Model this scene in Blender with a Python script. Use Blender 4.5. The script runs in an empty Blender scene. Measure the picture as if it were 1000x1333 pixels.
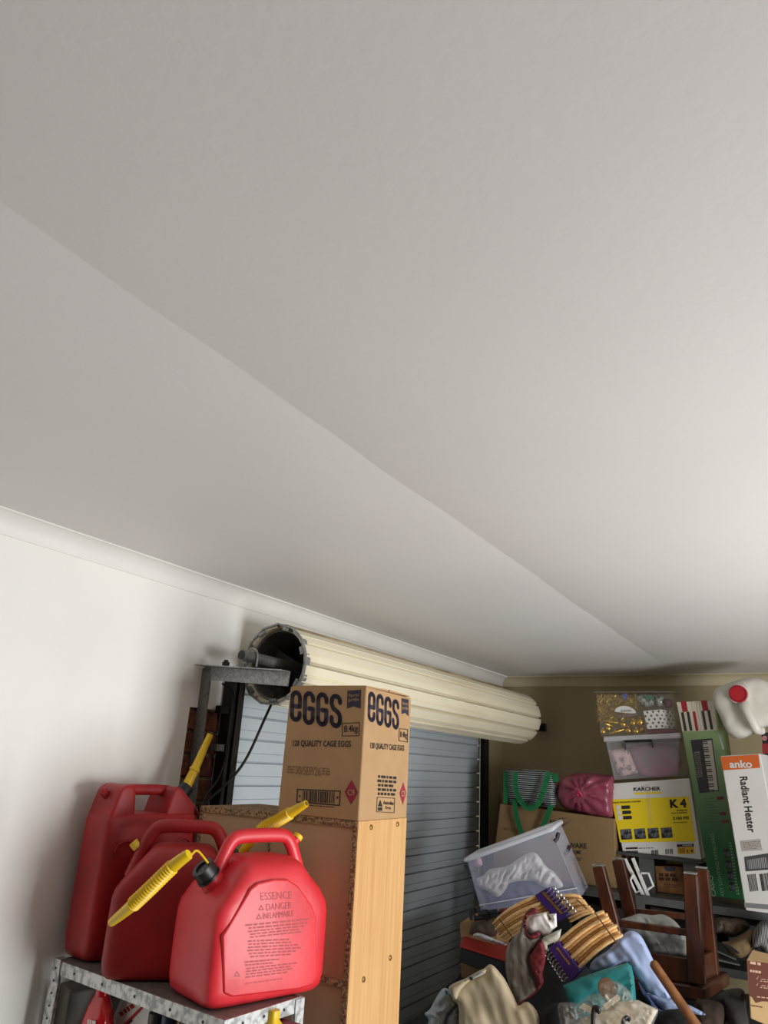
import bpy, bmesh, math, random
import numpy as np
from mathutils import Vector, Matrix, noise, geometry

S = bpy.context.scene
COL = S.collection
rnd = random.Random(7)

# ------------------------------------------------------------------ camera, light, exposure
EYE = Vector((0, 0, 1.75))
ROT = Matrix(((0.8565079956, 0.1274074461, 0.5001613701),
              (0.5132998508, -0.3116770451, -0.7996128330),
              (0.0540121890, 0.9416075415, -0.3323521043)))
FPX = 930.0
cd = bpy.data.cameras.new('camera')
cd.sensor_fit = 'AUTO'; cd.sensor_width = 36.0; cd.lens = FPX / 1333 * 36
cd.clip_start = 0.05; cd.clip_end = 60
cam = bpy.data.objects.new('camera', cd); COL.objects.link(cam)
cam.matrix_world = Matrix.Translation(EYE) @ ROT.to_4x4()
S.camera = cam
S.view_settings.view_transform = 'Standard'
S.view_settings.look = 'None'
S.view_settings.gamma = 1.0
S.view_settings.use_curve_mapping = False
S.view_settings.exposure = 0.0

w = bpy.data.worlds.new('daylight'); S.world = w; w.use_nodes = True
w.node_tree.nodes['Background'].inputs[0].default_value = (0.80, 0.90, 1.0, 1)
w.node_tree.nodes['Background'].inputs[1].default_value = 1.0

def area_light(name, loc, rot, sx, sy, power, col):
    l = bpy.data.lights.new(name, 'AREA'); l.shape = 'RECTANGLE'; l.size = sx; l.size_y = sy
    l.energy = power; l.color = col
    o = bpy.data.objects.new(name, l); COL.objects.link(o)
    o.location = loc; o.rotation_euler = rot
    return o
# daylight through the open garage doorway in the right-hand wall
area_light('doorway_daylight', (1.88, 2.05, 0.98), (0, math.radians(109), 0), 1.9, 1.15, 118, (0.995, 0.995, 1.0))

# ------------------------------------------------------------------ helpers: pixels to places
def ray(px, py):
    return (ROT @ Vector(((px - 500) / FPX, -(py - 666.5) / FPX, -1)))
def at(px, py, y):
    d = ray(px, py); return EYE + d * ((y - EYE.y) / d.y)
def atx(px, py, x):
    d = ray(px, py); return EYE + d * ((x - EYE.x) / d.x)
def atz(px, py, z):
    d = ray(px, py); return EYE + d * ((z - EYE.z) / d.z)
def hit(p, plane):
    P0, n = plane; d = ray(*p)
    return EYE + d * ((P0 - EYE).dot(n) / d.dot(n))
def vplane(px, py, y, yaw=0.0):
    """upright plane through the pixel at depth y; yaw turns it about the vertical"""
    a = math.radians(yaw)
    return (at(px, py, y), Vector((math.sin(a), -math.cos(a), 0)))

# ------------------------------------------------------------------ materials
def lin(c):
    return tuple(((v / 255) / 12.92 if v / 255 <= .04045 else ((v / 255 + .055) / 1.055) ** 2.4) for v in c)
MATS = {}
def mat(name, rgb, rough=.6, metal=0., var=.06, scale=6., bump=0., bscale=None, alpha=1., trans=0., spec=.5,
        rgb2=None, coat=0., stretch=None, kind='noise', detail=4., lo=.35, hi=.65, sheen=0., sss=0.):
    if name in MATS: return MATS[name]
    m = bpy.data.materials.new(name); m.use_nodes = True
    nt = m.node_tree; N = nt.nodes; L = nt.links
    b = N['Principled BSDF']
    b.inputs['Roughness'].default_value = rough; b.inputs['Metallic'].default_value = metal
    b.inputs['Specular IOR Level'].default_value = spec
    b.inputs['Alpha'].default_value = alpha
    b.inputs['Transmission Weight'].default_value = trans
    b.inputs['Coat Weight'].default_value = coat
    b.inputs['Sheen Weight'].default_value = sheen
    if sss: b.inputs['Subsurface Weight'].default_value = sss; b.inputs['Subsurface Radius'].default_value = (.02, .02, .02)
    c1 = lin(rgb)
    c2 = lin(rgb2) if rgb2 else tuple(max(0, v * (1 - var * 2.2)) for v in c1)
    tc = N.new('ShaderNodeTexCoord'); mp = N.new('ShaderNodeMapping')
    L.new(tc.outputs['Object'], mp.inputs[0])
    if stretch: mp.inputs['Scale'].default_value = stretch
    if kind == 'noise':
        t = N.new('ShaderNodeTexNoise'); t.inputs['Scale'].default_value = scale; t.inputs['Detail'].default_value = detail
        out = t.outputs['Fac']
    elif kind == 'voronoi':
        t = N.new('ShaderNodeTexVoronoi'); t.inputs['Scale'].default_value = scale; 
        sp = N.new('ShaderNodeSeparateColor'); L.new(t.outputs['Color'], sp.inputs[0]); out = sp.outputs[0]
    elif kind in ('stripe', 'stripez'):
        t = N.new('ShaderNodeTexWave'); t.bands_direction = 'Z' if kind == 'stripez' else 'X'; t.inputs['Scale'].default_value = scale; t.inputs['Distortion'].default_value = .6; out = t.outputs['Fac']
    elif kind == 'dots':
        t = N.new('ShaderNodeTexVoronoi'); t.inputs['Scale'].default_value = scale; t.inputs['Randomness'].default_value = .25; out = t.outputs['Distance']
    L.new(mp.outputs[0], t.inputs['Vector'])
    r = N.new('ShaderNodeValToRGB')
    r.color_ramp.elements[0].position = lo; r.color_ramp.elements[1].position = hi
    r.color_ramp.elements[0].color = (*c2, 1); r.color_ramp.elements[1].color = (*c1, 1)
    L.new(out, r.inputs[0]); L.new(r.outputs[0], b.inputs['Base Color'])
    if bump:
        t2 = N.new('ShaderNodeTexNoise'); t2.inputs['Scale'].default_value = bscale or scale * 4; t2.inputs['Detail'].default_value = 3
        L.new(mp.outputs[0], t2.inputs['Vector'])
        bn = N.new('ShaderNodeBump'); bn.inputs['Strength'].default_value = bump; bn.inputs['Distance'].default_value = .01
        L.new(t2.outputs['Fac'], bn.inputs['Height']); L.new(bn.outputs[0], b.inputs['Normal'])
    MATS[name] = m
    return m

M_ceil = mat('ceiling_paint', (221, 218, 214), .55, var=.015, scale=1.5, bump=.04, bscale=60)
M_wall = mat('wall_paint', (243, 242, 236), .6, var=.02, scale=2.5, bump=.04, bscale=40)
M_wallb = mat('cream_wall_paint', (168, 153, 118), .6, var=.03, scale=2.5, bump=.05, bscale=40)
M_lowbounce = mat('low_bounce_brown', (150, 122, 98), .9, var=.2, scale=9)  # mid-brown on the walls out of view, chosen to cut bounce light
M_corn = mat('cornice_paint', (238, 236, 230), .5, var=.02, scale=5)
M_floor = mat('concrete', (112, 108, 102), .8, var=.12, scale=4, bump=.2)
M_brick = mat('red_brick', (122, 66, 42), .9, rgb2=(66, 38, 28), scale=40, bump=.6, bscale=90, stretch=(1, 1, 1))
M_brick2 = mat('brown_brick', (150, 112, 74), .9, rgb2=(84, 54, 34), scale=60, bump=.6, bscale=90)
M_mortar = mat('mortar', (150, 128, 98), .95, var=.15, scale=50)
M_steel = mat('black_steel', (44, 40, 37), .6, metal=.4, var=.2, scale=12)
M_galv = mat('galvanised', (172, 174, 172), .45, metal=.6, rgb2=(140, 143, 143), kind='voronoi', scale=110, lo=.1, hi=.9)
M_galvd = mat('dull_galvanised', (132, 132, 126), .55, metal=.5, rgb2=(112, 113, 110), kind='voronoi', scale=110, lo=.1, hi=.9)
M_door = mat('door_grey', (182, 190, 195), .36, metal=.0, var=.04, scale=2, spec=.7)
M_roll = mat('roll_cream', (234, 225, 198), .38, var=.05, scale=5, rgb2=(212, 198, 164), lo=.3, hi=.5, stretch=(1, .15, 1))
M_rolld = mat('roll_dirt', (196, 178, 142), .6, rgb2=(140, 118, 84), scale=14, stretch=(1, .3, 1))
M_red = mat('red_plastic', (220, 52, 60), .42, var=.06, scale=9, rgb2=(204, 36, 46), bump=.05, bscale=50, coat=.05)
M_redd = mat('old_red_plastic', (172, 30, 34), .5, scale=6, rgb2=(140, 24, 28), bump=.05, bscale=50)
M_redtxt = mat('embossed_red', (158, 20, 28), .5, var=.02)
M_yel = mat('yellow_plastic', (236, 196, 28), .4, var=.05, scale=20)
M_blk = mat('black_plastic', (22, 22, 24), .45, var=.1, scale=20)
M_cable = mat('black_cable', (14, 14, 15), .5)
M_kraft = mat('kraft_card', (178, 142, 100), .8, var=.04, scale=14, bump=.04, bscale=120)
M_kraftd = mat('brown_card', (142, 114, 76), .85, var=.05, scale=8, bump=.05, bscale=90)
M_ink = mat('navy_ink', (46, 40, 56), .7, var=.02)
M_inkb = mat('black_ink', (34, 30, 28), .7, var=.02)
M_inkf = mat('faint_ink', (128, 98, 66), .8, var=.02)
M_inkr = mat('maroon_ink', (150, 32, 58), .7, var=.02)
M_chip = mat('chipboard', (176, 146, 108), .9, rgb2=(96, 72, 48), scale=130, lo=.4, hi=.6, bump=.3, bscale=200)
M_hard = mat('hardboard', (190, 158, 122), .75, var=.05, scale=5)
M_beech = mat('beech_laminate', (214, 172, 118), .4, rgb2=(196, 148, 94), scale=5, stretch=(14, 14, .6), lo=.3, hi=.7, detail=8)
M_brass = mat('brass_screw', (150, 120, 66), .4, metal=.8)
M_white = mat('white_paint', (226, 226, 222), .5, var=.03)
M_print = mat('white_print', (232, 230, 226), .6, var=.02)
print_white = M_print

# ------------------------------------------------------------------ helpers: meshes
WL = {}
def wloc(o): return WL[o.name] if o is not None else Vector((0, 0, 0))
def tag(o, label=None, cat=None, group=None, kind=None):
    if label: o['label'] = label
    if cat: o['category'] = cat
    if group: o['group'] = group
    if kind: o['kind'] = kind
    return o
def thing(name, loc, label, cat, group=None, kind=None):
    o = bpy.data.objects.new(name, None); COL.objects.link(o)
    o.empty_display_size = .05
    o.location = loc; WL[o.name] = Vector(loc)
    return tag(o, label, cat, group, kind)
class MB:
    def __init__(s): s.v = []; s.f = []
    def add(s, vs, fs):
        k = len(s.v); s.v += [Vector(v) for v in vs]; s.f += [tuple(i + k for i in f) for f in fs]; return s
    def hexa(s, p):
        return s.add(p, [(0, 1, 2, 3), (7, 6, 5, 4), (0, 4, 5, 1), (1, 5, 6, 2), (2, 6, 7, 3), (3, 7, 4, 0)])
    def box(s, c, d, R=None):
        c = Vector(c); h = Vector(d) / 2; R = R or Matrix.Identity(3)
        return s.hexa([c + R @ Vector((sx * h.x, sy * h.y, sz * h.z)) for sz in (-1, 1) for sx, sy in ((-1, -1), (1, -1), (1, 1), (-1, 1))])
    def bar(s, a, b, wd, th, up=(0, 0, 1), w2=None, t2=None):
        a, b = Vector(a), Vector(b); d = (b - a).normalized(); up = Vector(up)
        u = d.cross(up); u = u.normalized() if u.length > 1e-4 else Vector((1, 0, 0)); v = u.cross(d)
        w2 = w2 or wd; t2 = t2 or th
        q = lambda p, W, T: [p - u * W / 2 - v * T / 2, p + u * W / 2 - v * T / 2, p + u * W / 2 + v * T / 2, p - u * W / 2 + v * T / 2]
        return s.hexa(q(a, wd, th) + q(b, w2, t2))
    def rings(s, rs, cap=True, closed=False):
        n = len(rs[0]); k = len(s.v)
        vs = [p for r in rs for p in r]; fs = []
        m = len(rs)
        for i in range(m if closed else m - 1):
            for j in range(n):
                a, b = i * n + j, i * n + (j + 1) % n; c, d = ((i + 1) % m) * n + (j + 1) % n, ((i + 1) % m) * n + j
                fs.append((a, b, c, d))
        if cap and not closed: fs += [tuple(range(n))[::-1], tuple((m - 1) * n + j for j in range(n))]
        return s.add(vs, fs)
    def tube(s, path, r, n=8, up=(0, 0, 1), flat=1.0, closed=False, cap=True):
        path = [Vector(p) for p in path]; m = len(path)
        rr = r if isinstance(r, (list, tuple)) else [r] * m
        rs = []; u = None
        for i, p in enumerate(path):
            a = path[(i - 1) % m] if (closed or i > 0) else p; b = path[(i + 1) % m] if (closed or i < m - 1) else p
            d = (b - a).normalized()
            if u is None:
                u = d.cross(Vector(up)); u = u.normalized() if u.length > 1e-3 else d.cross(Vector((1, 0, 0))).normalized()
            else:
                u = (u - d * u.dot(d)).normalized()
            v = u.cross(d)
            rs.append([p + (u * math.cos(t) + v * math.sin(t) * flat) * rr[i] for t in [2 * math.pi * j / n for j in range(n)]])
        return s.rings(rs, cap, closed)
    def lathe(s, prof, o, ax, n=16):
        o = Vector(o); ax = Vector(ax).normalized()
        u = ax.cross(Vector((0, 0, 1))); u = u.normalized() if u.length > 1e-3 else Vector((1, 0, 0)); v = ax.cross(u)
        return s.rings([[o + ax * h + (u * math.cos(2 * math.pi * j / n) + v * math.sin(2 * math.pi * j / n)) * max(r, 1e-4) for j in range(n)] for r, h in prof])
    def prism(s, poly, vec):
        vec = Vector(vec); n = len(poly); p = [Vector(q) for q in poly]
        return s.add(p + [q + vec for q in p], [tuple(range(n)), tuple(range(n, 2 * n))[::-1]] + [(i, (i + 1) % n, n + (i + 1) % n, n + i) for i in range(n)])
    def build(s, name, m, parent=None, smooth=0, bevel=0, seg=1, norm=True, mesh_only=False, **tags):
        me = bpy.data.meshes.new(name)
        lo = Vector([min(v[i] for v in s.v) for i in range(3)]); hi = Vector([max(v[i] for v in s.v) for i in range(3)])
        o_ = Vector(((lo.x + hi.x) / 2, (lo.y + hi.y) / 2, lo.z))
        me.from_pydata([tuple(v - o_) for v in s.v], [], s.f); me.update()
        if norm or bevel:
            bm = bmesh.new(); bm.from_mesh(me)
            if bevel:
                bmesh.ops.remove_doubles(bm, verts=bm.verts, dist=1e-5)
                bmesh.ops.recalc_face_normals(bm, faces=bm.faces)
                ed = [e for e in bm.edges if len(e.link_faces) == 2 and e.calc_face_angle(0) > .5]
                bmesh.ops.bevel(bm, geom=ed, offset=bevel, segments=seg, profile=.5, affect='EDGES', clamp_overlap=True)
            bmesh.ops.recalc_face_normals(bm, faces=bm.faces)
            bm.to_mesh(me); bm.free()
        if smooth:
            me.polygons.foreach_set('use_smooth', [True] * len(me.polygons)); me.set_sharp_from_angle(angle=math.radians(smooth))
        me.materials.append(m)
        return place(name, me, o_, parent, **tags)
def place(name, me, wpos, parent=None, **tags):
    o = bpy.data.objects.new(name, me); COL.objects.link(o)
    o.location = Vector(wpos) - (wloc(parent) if parent else Vector((0, 0, 0)))
    if parent: o.parent = parent
    WL[o.name] = Vector(wpos)
    return tag(o, **tags)
def part(name, m, parent, fn, **k):
    b = MB(); fn(b); return b.build(name, m, parent, **k)
def struct(name, b, m, **k):
    return b.build(name, m, kind='structure', **k)
def bez(pts, n=8):
    """smooth curve through points"""
    P = [Vector(p) for p in pts]; out = []
    for i in range(len(P) - 1):
        p0, p1, p2, p3 = P[max(i - 1, 0)], P[i], P[i + 1], P[min(i + 2, len(P) - 1)]
        for k in range(n):
            t = k / n
            out.append(.5 * ((2 * p1) + (p2 - p0) * t + (2 * p0 - 5 * p1 + 4 * p2 - p3) * t * t + (3 * p1 - p0 - 3 * p2 + p3) * t ** 3))
    return out + [P[-1]]

# flat print on a face -------------------------------------------------
FC = {}
def glyphs(s, bold):
    if (s, bold) in FC: return FC[(s, bold)]
    c = bpy.data.curves.new('lettering', 'FONT'); c.body = s; c.size = 1; c.offset = bold; c.resolution_u = 3; c.fill_mode = 'FRONT'
    o = bpy.data.objects.new('lettering', c); COL.objects.link(o)
    dg = bpy.context.evaluated_depsgraph_get(); dg.update()
    me = bpy.data.meshes.new_from_object(o.evaluated_get(dg))
    vs = [v.co.copy() for v in me.vertices]; fs = [tuple(p.vertices) for p in me.polygons]
    bpy.data.objects.remove(o); bpy.data.curves.remove(c); bpy.data.meshes.remove(me)
    FC[(s, bold)] = (vs, fs); return vs, fs
def frame(pl, TL, TR, BL, off=.0012):
    n = pl[1]; a, b, c = hit(TL, pl), hit(TR, pl), hit(BL, pl)
    return lambda u, v: a + (b - a) * u + (c - a) * v + n * off
def text(s, pl, TL, TR, BL, m, parent, bold=0., name='lettering', off=.0012):
    vs, fs = glyphs(s, bold); F = frame(pl, TL, TR, BL, off)
    x0, x1 = min(v.x for v in vs), max(v.x for v in vs); y0, y1 = min(v.y for v in vs), max(v.y for v in vs)
    b = MB(); b.add([F((v.x - x0) / (x1 - x0), (y1 - v.y) / (y1 - y0)) for v in vs], fs)
    return b.build(name, m, parent, norm=False)
def ink(polys, pl, m, parent, name='print', off=.0008):
    b = MB()
    for p in polys: b.add([hit(q, pl) + pl[1] * off for q in p], [tuple(range(len(p)))])
    return b.build(name, m, parent, norm=False)
def rect(x0, y0, x1, y1): return [(x0, y0), (x1, y0), (x1, y1), (x0, y1)]
def lines(pl, TL, TR, BL, rows, m, parent, seed=1, name='print', off=.001, fill=.55, words=9):
    """rows of print too small to read"""
    F = frame(pl, TL, TR, BL, off); R = random.Random(seed); b = MB()
    for i in range(rows):
        x = R.uniform(0, .06); v0, v1 = (i + .5 - fill / 2) / rows, (i + .5 + fill / 2) / rows; end = R.uniform(.75, 1)
        while x < end:
            wd = R.uniform(.4, 1.3) / words; e = min(x + wd, 1)
            b.add([F(x, v0), F(e, v0), F(e, v1), F(x, v1)], [(0, 1, 2, 3)]); x = e + .25 / words
    return b.build(name, m, parent, norm=False)
def bars(pl, TL, TR, BL, n, m, parent, seed=3, name='barcode', off=.001):
    F = frame(pl, TL, TR, BL, off); R = random.Random(seed); b = MB(); x = 0
    while x < 1:
        e = min(1, x + R.uniform(.3, 1.2) / n); b.add([F(x, 0), F(e, 0), F(e, 1), F(x, 1)], [(0, 1, 2, 3)]); x = e + R.uniform(.3, 1) / n
    return b.build(name, m, parent, norm=False)
def ribbon(b, F, path, wd, asp):
    """flat rounded stroke in the unit frame F; asp = height/width so strokes stay even"""
    P = [Vector((x, y * asp)) for x, y in path]
    for i in range(len(P) - 1):
        d = (P[i + 1] - P[i]).normalized(); n = Vector((-d.y, d.x)) * wd / 2
        q = [P[i] + n, P[i + 1] + n, P[i + 1] - n, P[i] - n]
        b.add([F(p.x, p.y / asp) for p in q], [(0, 1, 2, 3)])
    for p in P:
        b.add([F(p.x + wd / 2 * math.cos(t), (p.y + wd / 2 * math.sin(t)) / asp) for t in [k * math.pi / 5 for k in range(10)]], [tuple(range(10))])

# soft things -----------------------------------------------------------
def smooth2(pts, step):
    P = [np.array(p, float) for p in pts]; n = len(P); out = []
    for i in range(n):
        p0, p1, p2, p3 = P[i - 1], P[i], P[(i + 1) % n], P[(i + 2) % n]
        k = max(1, int(np.linalg.norm((p2 - p1)[:2]) / step))
        for j in range(k):
            t = j / k
            out.append(.5 * (2 * p1 + (p2 - p0) * t + (2 * p0 - 5 * p1 + 4 * p2 - p3) * t * t + (3 * p1 - p0 - 3 * p2 + p3) * t ** 3))
    return out
def soft(name, pts, y, m, parent=None, thick=.05, back=None, fold=.012, freq=.09, ang=60., asp=.3, edge=14., step=4., seed=0., sharp=False, fine=.35, **tags):
    """a lump of cloth or film: outline at depth y (+ own depth offset per point), real thickness, folds running along ang"""
    back = thick if back is None else back
    pts = [(p[0], p[1], p[2] if len(p) > 2 else 0.) for p in pts]
    if sharp:
        ol = []
        for i, p in enumerate(pts):
            a, b = np.array(p), np.array(pts[(i + 1) % len(pts)]); k = max(1, int(np.linalg.norm((b - a)[:2]) / step))
            ol += [a + (b - a) * j / k for j in range(k)]
    else: ol = smooth2(pts, step)
    O = np.array(ol); n = len(O)
    x0, y0 = O[:, :2].min(0); x1, y1 = O[:, :2].max(0)
    A, B = O[:, :2], np.roll(O[:, :2], -1, 0)
    def dist(q):
        ab = B - A; t = np.clip(((q - A) * ab).sum(1) / np.maximum((ab * ab).sum(1), 1e-9), 0, 1)
        return np.sqrt(((A + ab * t[:, None] - q) ** 2).sum(1)).min()
    def inside(q):
        c = (A[:, 1] > q[1]) != (B[:, 1] > q[1])
        xs = (B[:, 0] - A[:, 0]) * (q[1] - A[:, 1]) / np.where(np.abs(B[:, 1] - A[:, 1]) < 1e-9, 1e-9, B[:, 1] - A[:, 1]) + A[:, 0]
        return (np.sum(c & (q[0] < xs)) % 2) == 1
    pin = []
    r = random.Random(int(seed * 10) + 1)
    gy = y0 + step / 2; odd = 0
    while gy < y1:
        gx = x0 + step / 2 + odd * step / 2
        while gx < x1:
            q = np.array((gx + r.uniform(-.1, .1) * step, gy + r.uniform(-.1, .1) * step))
            if inside(q) and dist(q) > step * .55: pin.append(q)
            gx += step
        gy += step * .87; odd ^= 1
    V2 = [Vector(p[:2]) for p in O] + [Vector(q) for q in pin]
    res = geometry.delaunay_2d_cdt(V2, [(i, (i + 1) % n) for i in range(n)], [tuple(range(n))], 1, 1e-4)
    vs2, fs = res[0], res[2]
    ca, sa = math.cos(math.radians(ang)), math.sin(math.radians(ang))
    F, Bk, bnd = [], [], []
    for v in vs2:
        q = np.array(v); d = dist(q)
        wts = 1 / (((O[:, :2] - q) ** 2).sum(1) + 1); dy = float((wts * O[:, 2]).sum() / wts.sum())
        P = at(q[0], q[1], y + dy); view = (P - EYE).normalized()
        e = min(1., d / edge); pr = math.sqrt(max(0, 1 - (1 - e) ** 2))
        u, t = (q[0] * ca + q[1] * sa) * freq * asp, (-q[0] * sa + q[1] * ca) * freq
        nz = noise.noise((u, t, seed)); nz = (1 - abs(nz) * 2.2) * .6 + noise.noise((u * 2.3 + 9, t * 2.1, seed + 3)) * fine + noise.noise((q[0] * .03, q[1] * .03, seed + 7)) * .6
        k = min(1., d / (step * 1.2))
        F.append(P - view * (thick * pr + fold * nz * k)); Bk.append(P + view * back * pr); bnd.append(d < step * .05)
    N = len(vs2); b = MB(); b.v = F[:]; mp = {}
    for i in range(N):
        if bnd[i]: mp[i] = i
        else: mp[i] = len(b.v); b.v.append(Bk[i])
    for f in fs:
        b.f.append(tuple(f)); g = tuple(mp[i] for i in f)[::-1]
        if any(mp[i] != i for i in f): b.f.append(g)
    return b.build(name, m, parent, smooth=75, **tags)
def qbox(TL, TR, BR, BL, y, yaw, depth, name=None, m=None, parent=None, bevel=.003, **k):
    """box whose front face stands upright at depth y; returns its face plane and corner points"""
    cx, cy = (TL[0] + TR[0] + BR[0] + BL[0]) / 4, (TL[1] + TR[1] + BR[1] + BL[1]) / 4
    pl = vplane(cx, cy, y, yaw); f = [hit(p, pl) for p in (BL, BR, TR, TL)]
    g = [p - pl[1] * depth for p in f]
    return pl, f, g

# ================================================================== THE ROOM
XL, XR, YB, YF, ZC = -2.05, 1.75, 5.05, -2.2, 2.40
part('floor', M_floor, None, lambda b: b.box(((XL + XR) / 2, (YB + YF) / 2, -.05), (XR - XL + .6, YB - YF + .6, .1)), kind='structure')
# sagging plaster ceiling, its joint running parallel to the left wall
XJ = -.823
def ceil_z(x, y):
    a1 = .026 + .007 * noise.noise((y * .7, 3.1, 0)) + .003 * noise.noise((y * 2.2, 8, 0))
    a2 = .022 + .010 * noise.noise((y * .6, 5.5, 2))
    if x <= XJ:
        s = (x - XL) / (XJ - XL); z = -a1 * 4 * s * (1 - s) * (1 - .25 * (1 - s))
    else:
        t = x - XJ; z = -a2 * (1 - math.exp(-t / .32)) * max(0, 1 - t / (XR - XJ)) ** .8
    z += .004 * noise.noise((x * 1.3, y * 1.1, 4)) * min(1, (x - XL) * 4) * min(1, (YB - y) * 3)
    k_ = min(1, max(0, (YB - y) / 1.25)); z *= k_ * k_ * (3 - 2 * k_)
    return z
cols = [XL + (XJ - XL) * i / 26 for i in range(27)] + [XJ + (XR + .15 - XJ) * (i / 40) ** 1.25 for i in range(1, 41)]
rows = [YF - .15 + (YB + .15 - YF + .15) * j / 90 for j in range(91)]
b = MB(); nc = len(cols)
for y in rows:
    wob = .012 * noise.noise((y * 1.9, 1.7, 0)) + .006 * noise.noise((y * 5, 4.2, 0))
    for x in cols:
        k = 1 - min(1, abs(x - XJ) / .4)
        b.v.append(Vector((x + wob * k, y, ZC + ceil_z(x, min(y, YB)))))
for j in range(len(rows) - 1):
    for i in range(nc - 1): b.f.append((j * nc + i, (j + 1) * nc + i, (j + 1) * nc + i + 1, j * nc + i + 1))
k0 = len(b.v)
b.add([(XL - .2, YF - .2, ZC + .12), (XR + .2, YF - .2, ZC + .12), (XR + .2, YB + .2, ZC + .12), (XL - .2, YB + .2, ZC + .12)], [(0, 1, 2, 3)])
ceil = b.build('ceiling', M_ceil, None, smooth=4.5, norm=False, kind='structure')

OY0, OY1, OZ = 2.17, 4.80, 2.02          # roller door opening in the left wall
PY0 = 1.99                               # where the paint stops at the brick pier
b = MB()
def slab(y0, y1, z0, z1, x0=-2.2, x1=XL): b.box(((x0 + x1) / 2, (y0 + y1) / 2, (z0 + z1) / 2), (x1 - x0, y1 - y0, z1 - z0))
slab(YF, PY0, 0, ZC + .05); slab(PY0, OY0, 1.913, ZC + .05); slab(OY0, OY1, OZ, ZC + .05)
wall_l = struct('wall_left', b, M_wall)
b = MB(); b.box((-2.14, (PY0 + OY0) / 2, .9565), (.14, OY0 - PY0, 1.913)); b.build('mortar_bed', M_mortar, wall_l)
bm_full = MB(); bm_full.box((0, 0, .0355), (.02, .172, .071)); bm_h = MB(); bm_h.box((0, 0, .0355), (.02, .08, .071))
protos = {}
for r in range(22):
    z = 1.913 - .004 - (r + 1) * .0825 + .0065
    for j, (yc, bmx) in enumerate([(2.079, bm_full)] if r % 2 == 0 else [(2.033, bm_h), (2.125, bm_h)]):
        if z < .02: continue
        mm = M_brick if (r in (0, 1, 2) or rnd.random() < .5) else M_brick2
        key = (r % 2, mm.name)
        if key not in protos: o = bmx.build('brick', mm, wall_l, bevel=.004); protos[key] = o.data
        else: o = place('brick', protos[key], (0, 0, 0), wall_l)
        o.location = Vector((-2.065 + rnd.uniform(-.003, .003), yc, z)) - WL[wall_l.name]
part('plaster_jamb', M_wallb, wall_l, lambda b: b.box((-2.125, (OY1 + YB) / 2, ZC / 2), (.15, YB - OY1, ZC)))
b = MB(); b.box(((XL + XR) / 2, YB + .075, ZC / 2), (XR - XL + .3, .15, ZC + .1)); struct('wall_back', b, M_wallb)
b = MB(); b.box(((XL + XR) / 2, YF - .075, ZC / 2), (XR - XL + .3, .15, ZC + .1)); struct('wall_front', b, M_lowbounce)
DY0, DY1, DZ = 1.42, 2.68, 2.1          # open doorway in the right wall
b = MB()
for y0, y1, z0, z1 in ((YF, DY0, 0, ZC + .05), (DY1, YB, 0, ZC + .05), (DY0, DY1, DZ, ZC + .05)): slab(y0, y1, z0, z1, XR, XR + .12)
struct('wall_right', b, M_lowbounce)
# cove cornices
def cove(b, p0, p1, into):
    into = Vector(into); prof = [(0, -.067), (.006, -.067), (.007, -.060)]
    for k in range(9):
        t = math.radians(90 * k / 8); prof.append((.060 - .052 * math.cos(t), -.008 - .052 + .052 * math.sin(t)))
    prof += [(.060, -.007), (.067, -.006), (.067, .01), (0, .01)]
    prof = prof[:2] + [(.007, -.060)] + [(.062 - .055 * math.cos(math.radians(10 * k)) , -.062 + .055 * math.sin(math.radians(10 * k))) for k in range(10)] + [(.062, -.005), (.068, -.004), (.068, .012), (0, .012)]
    rs = [[Vector(p) + into * a + Vector((0, 0, ZC + z)) for a, z in prof] for p in (p0, p1)]
    b.rings(rs)
b = MB(); cove(b, (XL, YF, 0), (XL, YB - .002, 0), (1, 0, 0)); struct('trim_1', b, M_corn, smooth=30)
b = MB(); cove(b, (XL + .002, YB, 0), (XR, YB, 0), (0, -1, 0)); struct('trim_2', b, mat('cream_cornice_paint', (206, 194, 162), .5, var=.03), smooth=30)

# ================================================================== ROLLER DOOR
DX = -2.115
door = thing('door_1', (DX, (OY0 + OY1) / 2, 0), 'grey ribbed roller door in the left wall with its cream roll above', None, kind='structure')
PIT = .0425 * 2.115
z0 = 1.75 + .0735 * 2.115
b = MB()
prof = [(0, -.02), (.004, -.02), (.005, .0), (.40 * PIT, .0), (.402 * PIT, -.006), (.435 * PIT, -.006), (.437 * PIT, 0), (PIT - .004, 0), (PIT - .003, -.02), (PIT, -.02)]
vs = [(dx, yy, z) for yy in (-1.3, 1.3) for z, dx in prof]; k = len(prof)
b.add(vs, [(i, i + 1, k + i + 1, k + i) for i in range(k - 1)])
slat0 = None
nsl = int((z0 + PIT * 1.4) / PIT)
for i in range(nsl + 1):
    z = z0 - PIT * (i - 1)
    if z < -.02: break
    if slat0 is None:
        slat0 = b.build('slat', M_door, door, norm=False); off = WL[slat0.name].copy()
        slat0.location = Vector((DX, (OY0 + OY1) / 2, z)) - WL[door.name]
    else:
        place('slat', slat0.data, (DX, (OY0 + OY1) / 2, z), door)
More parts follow.
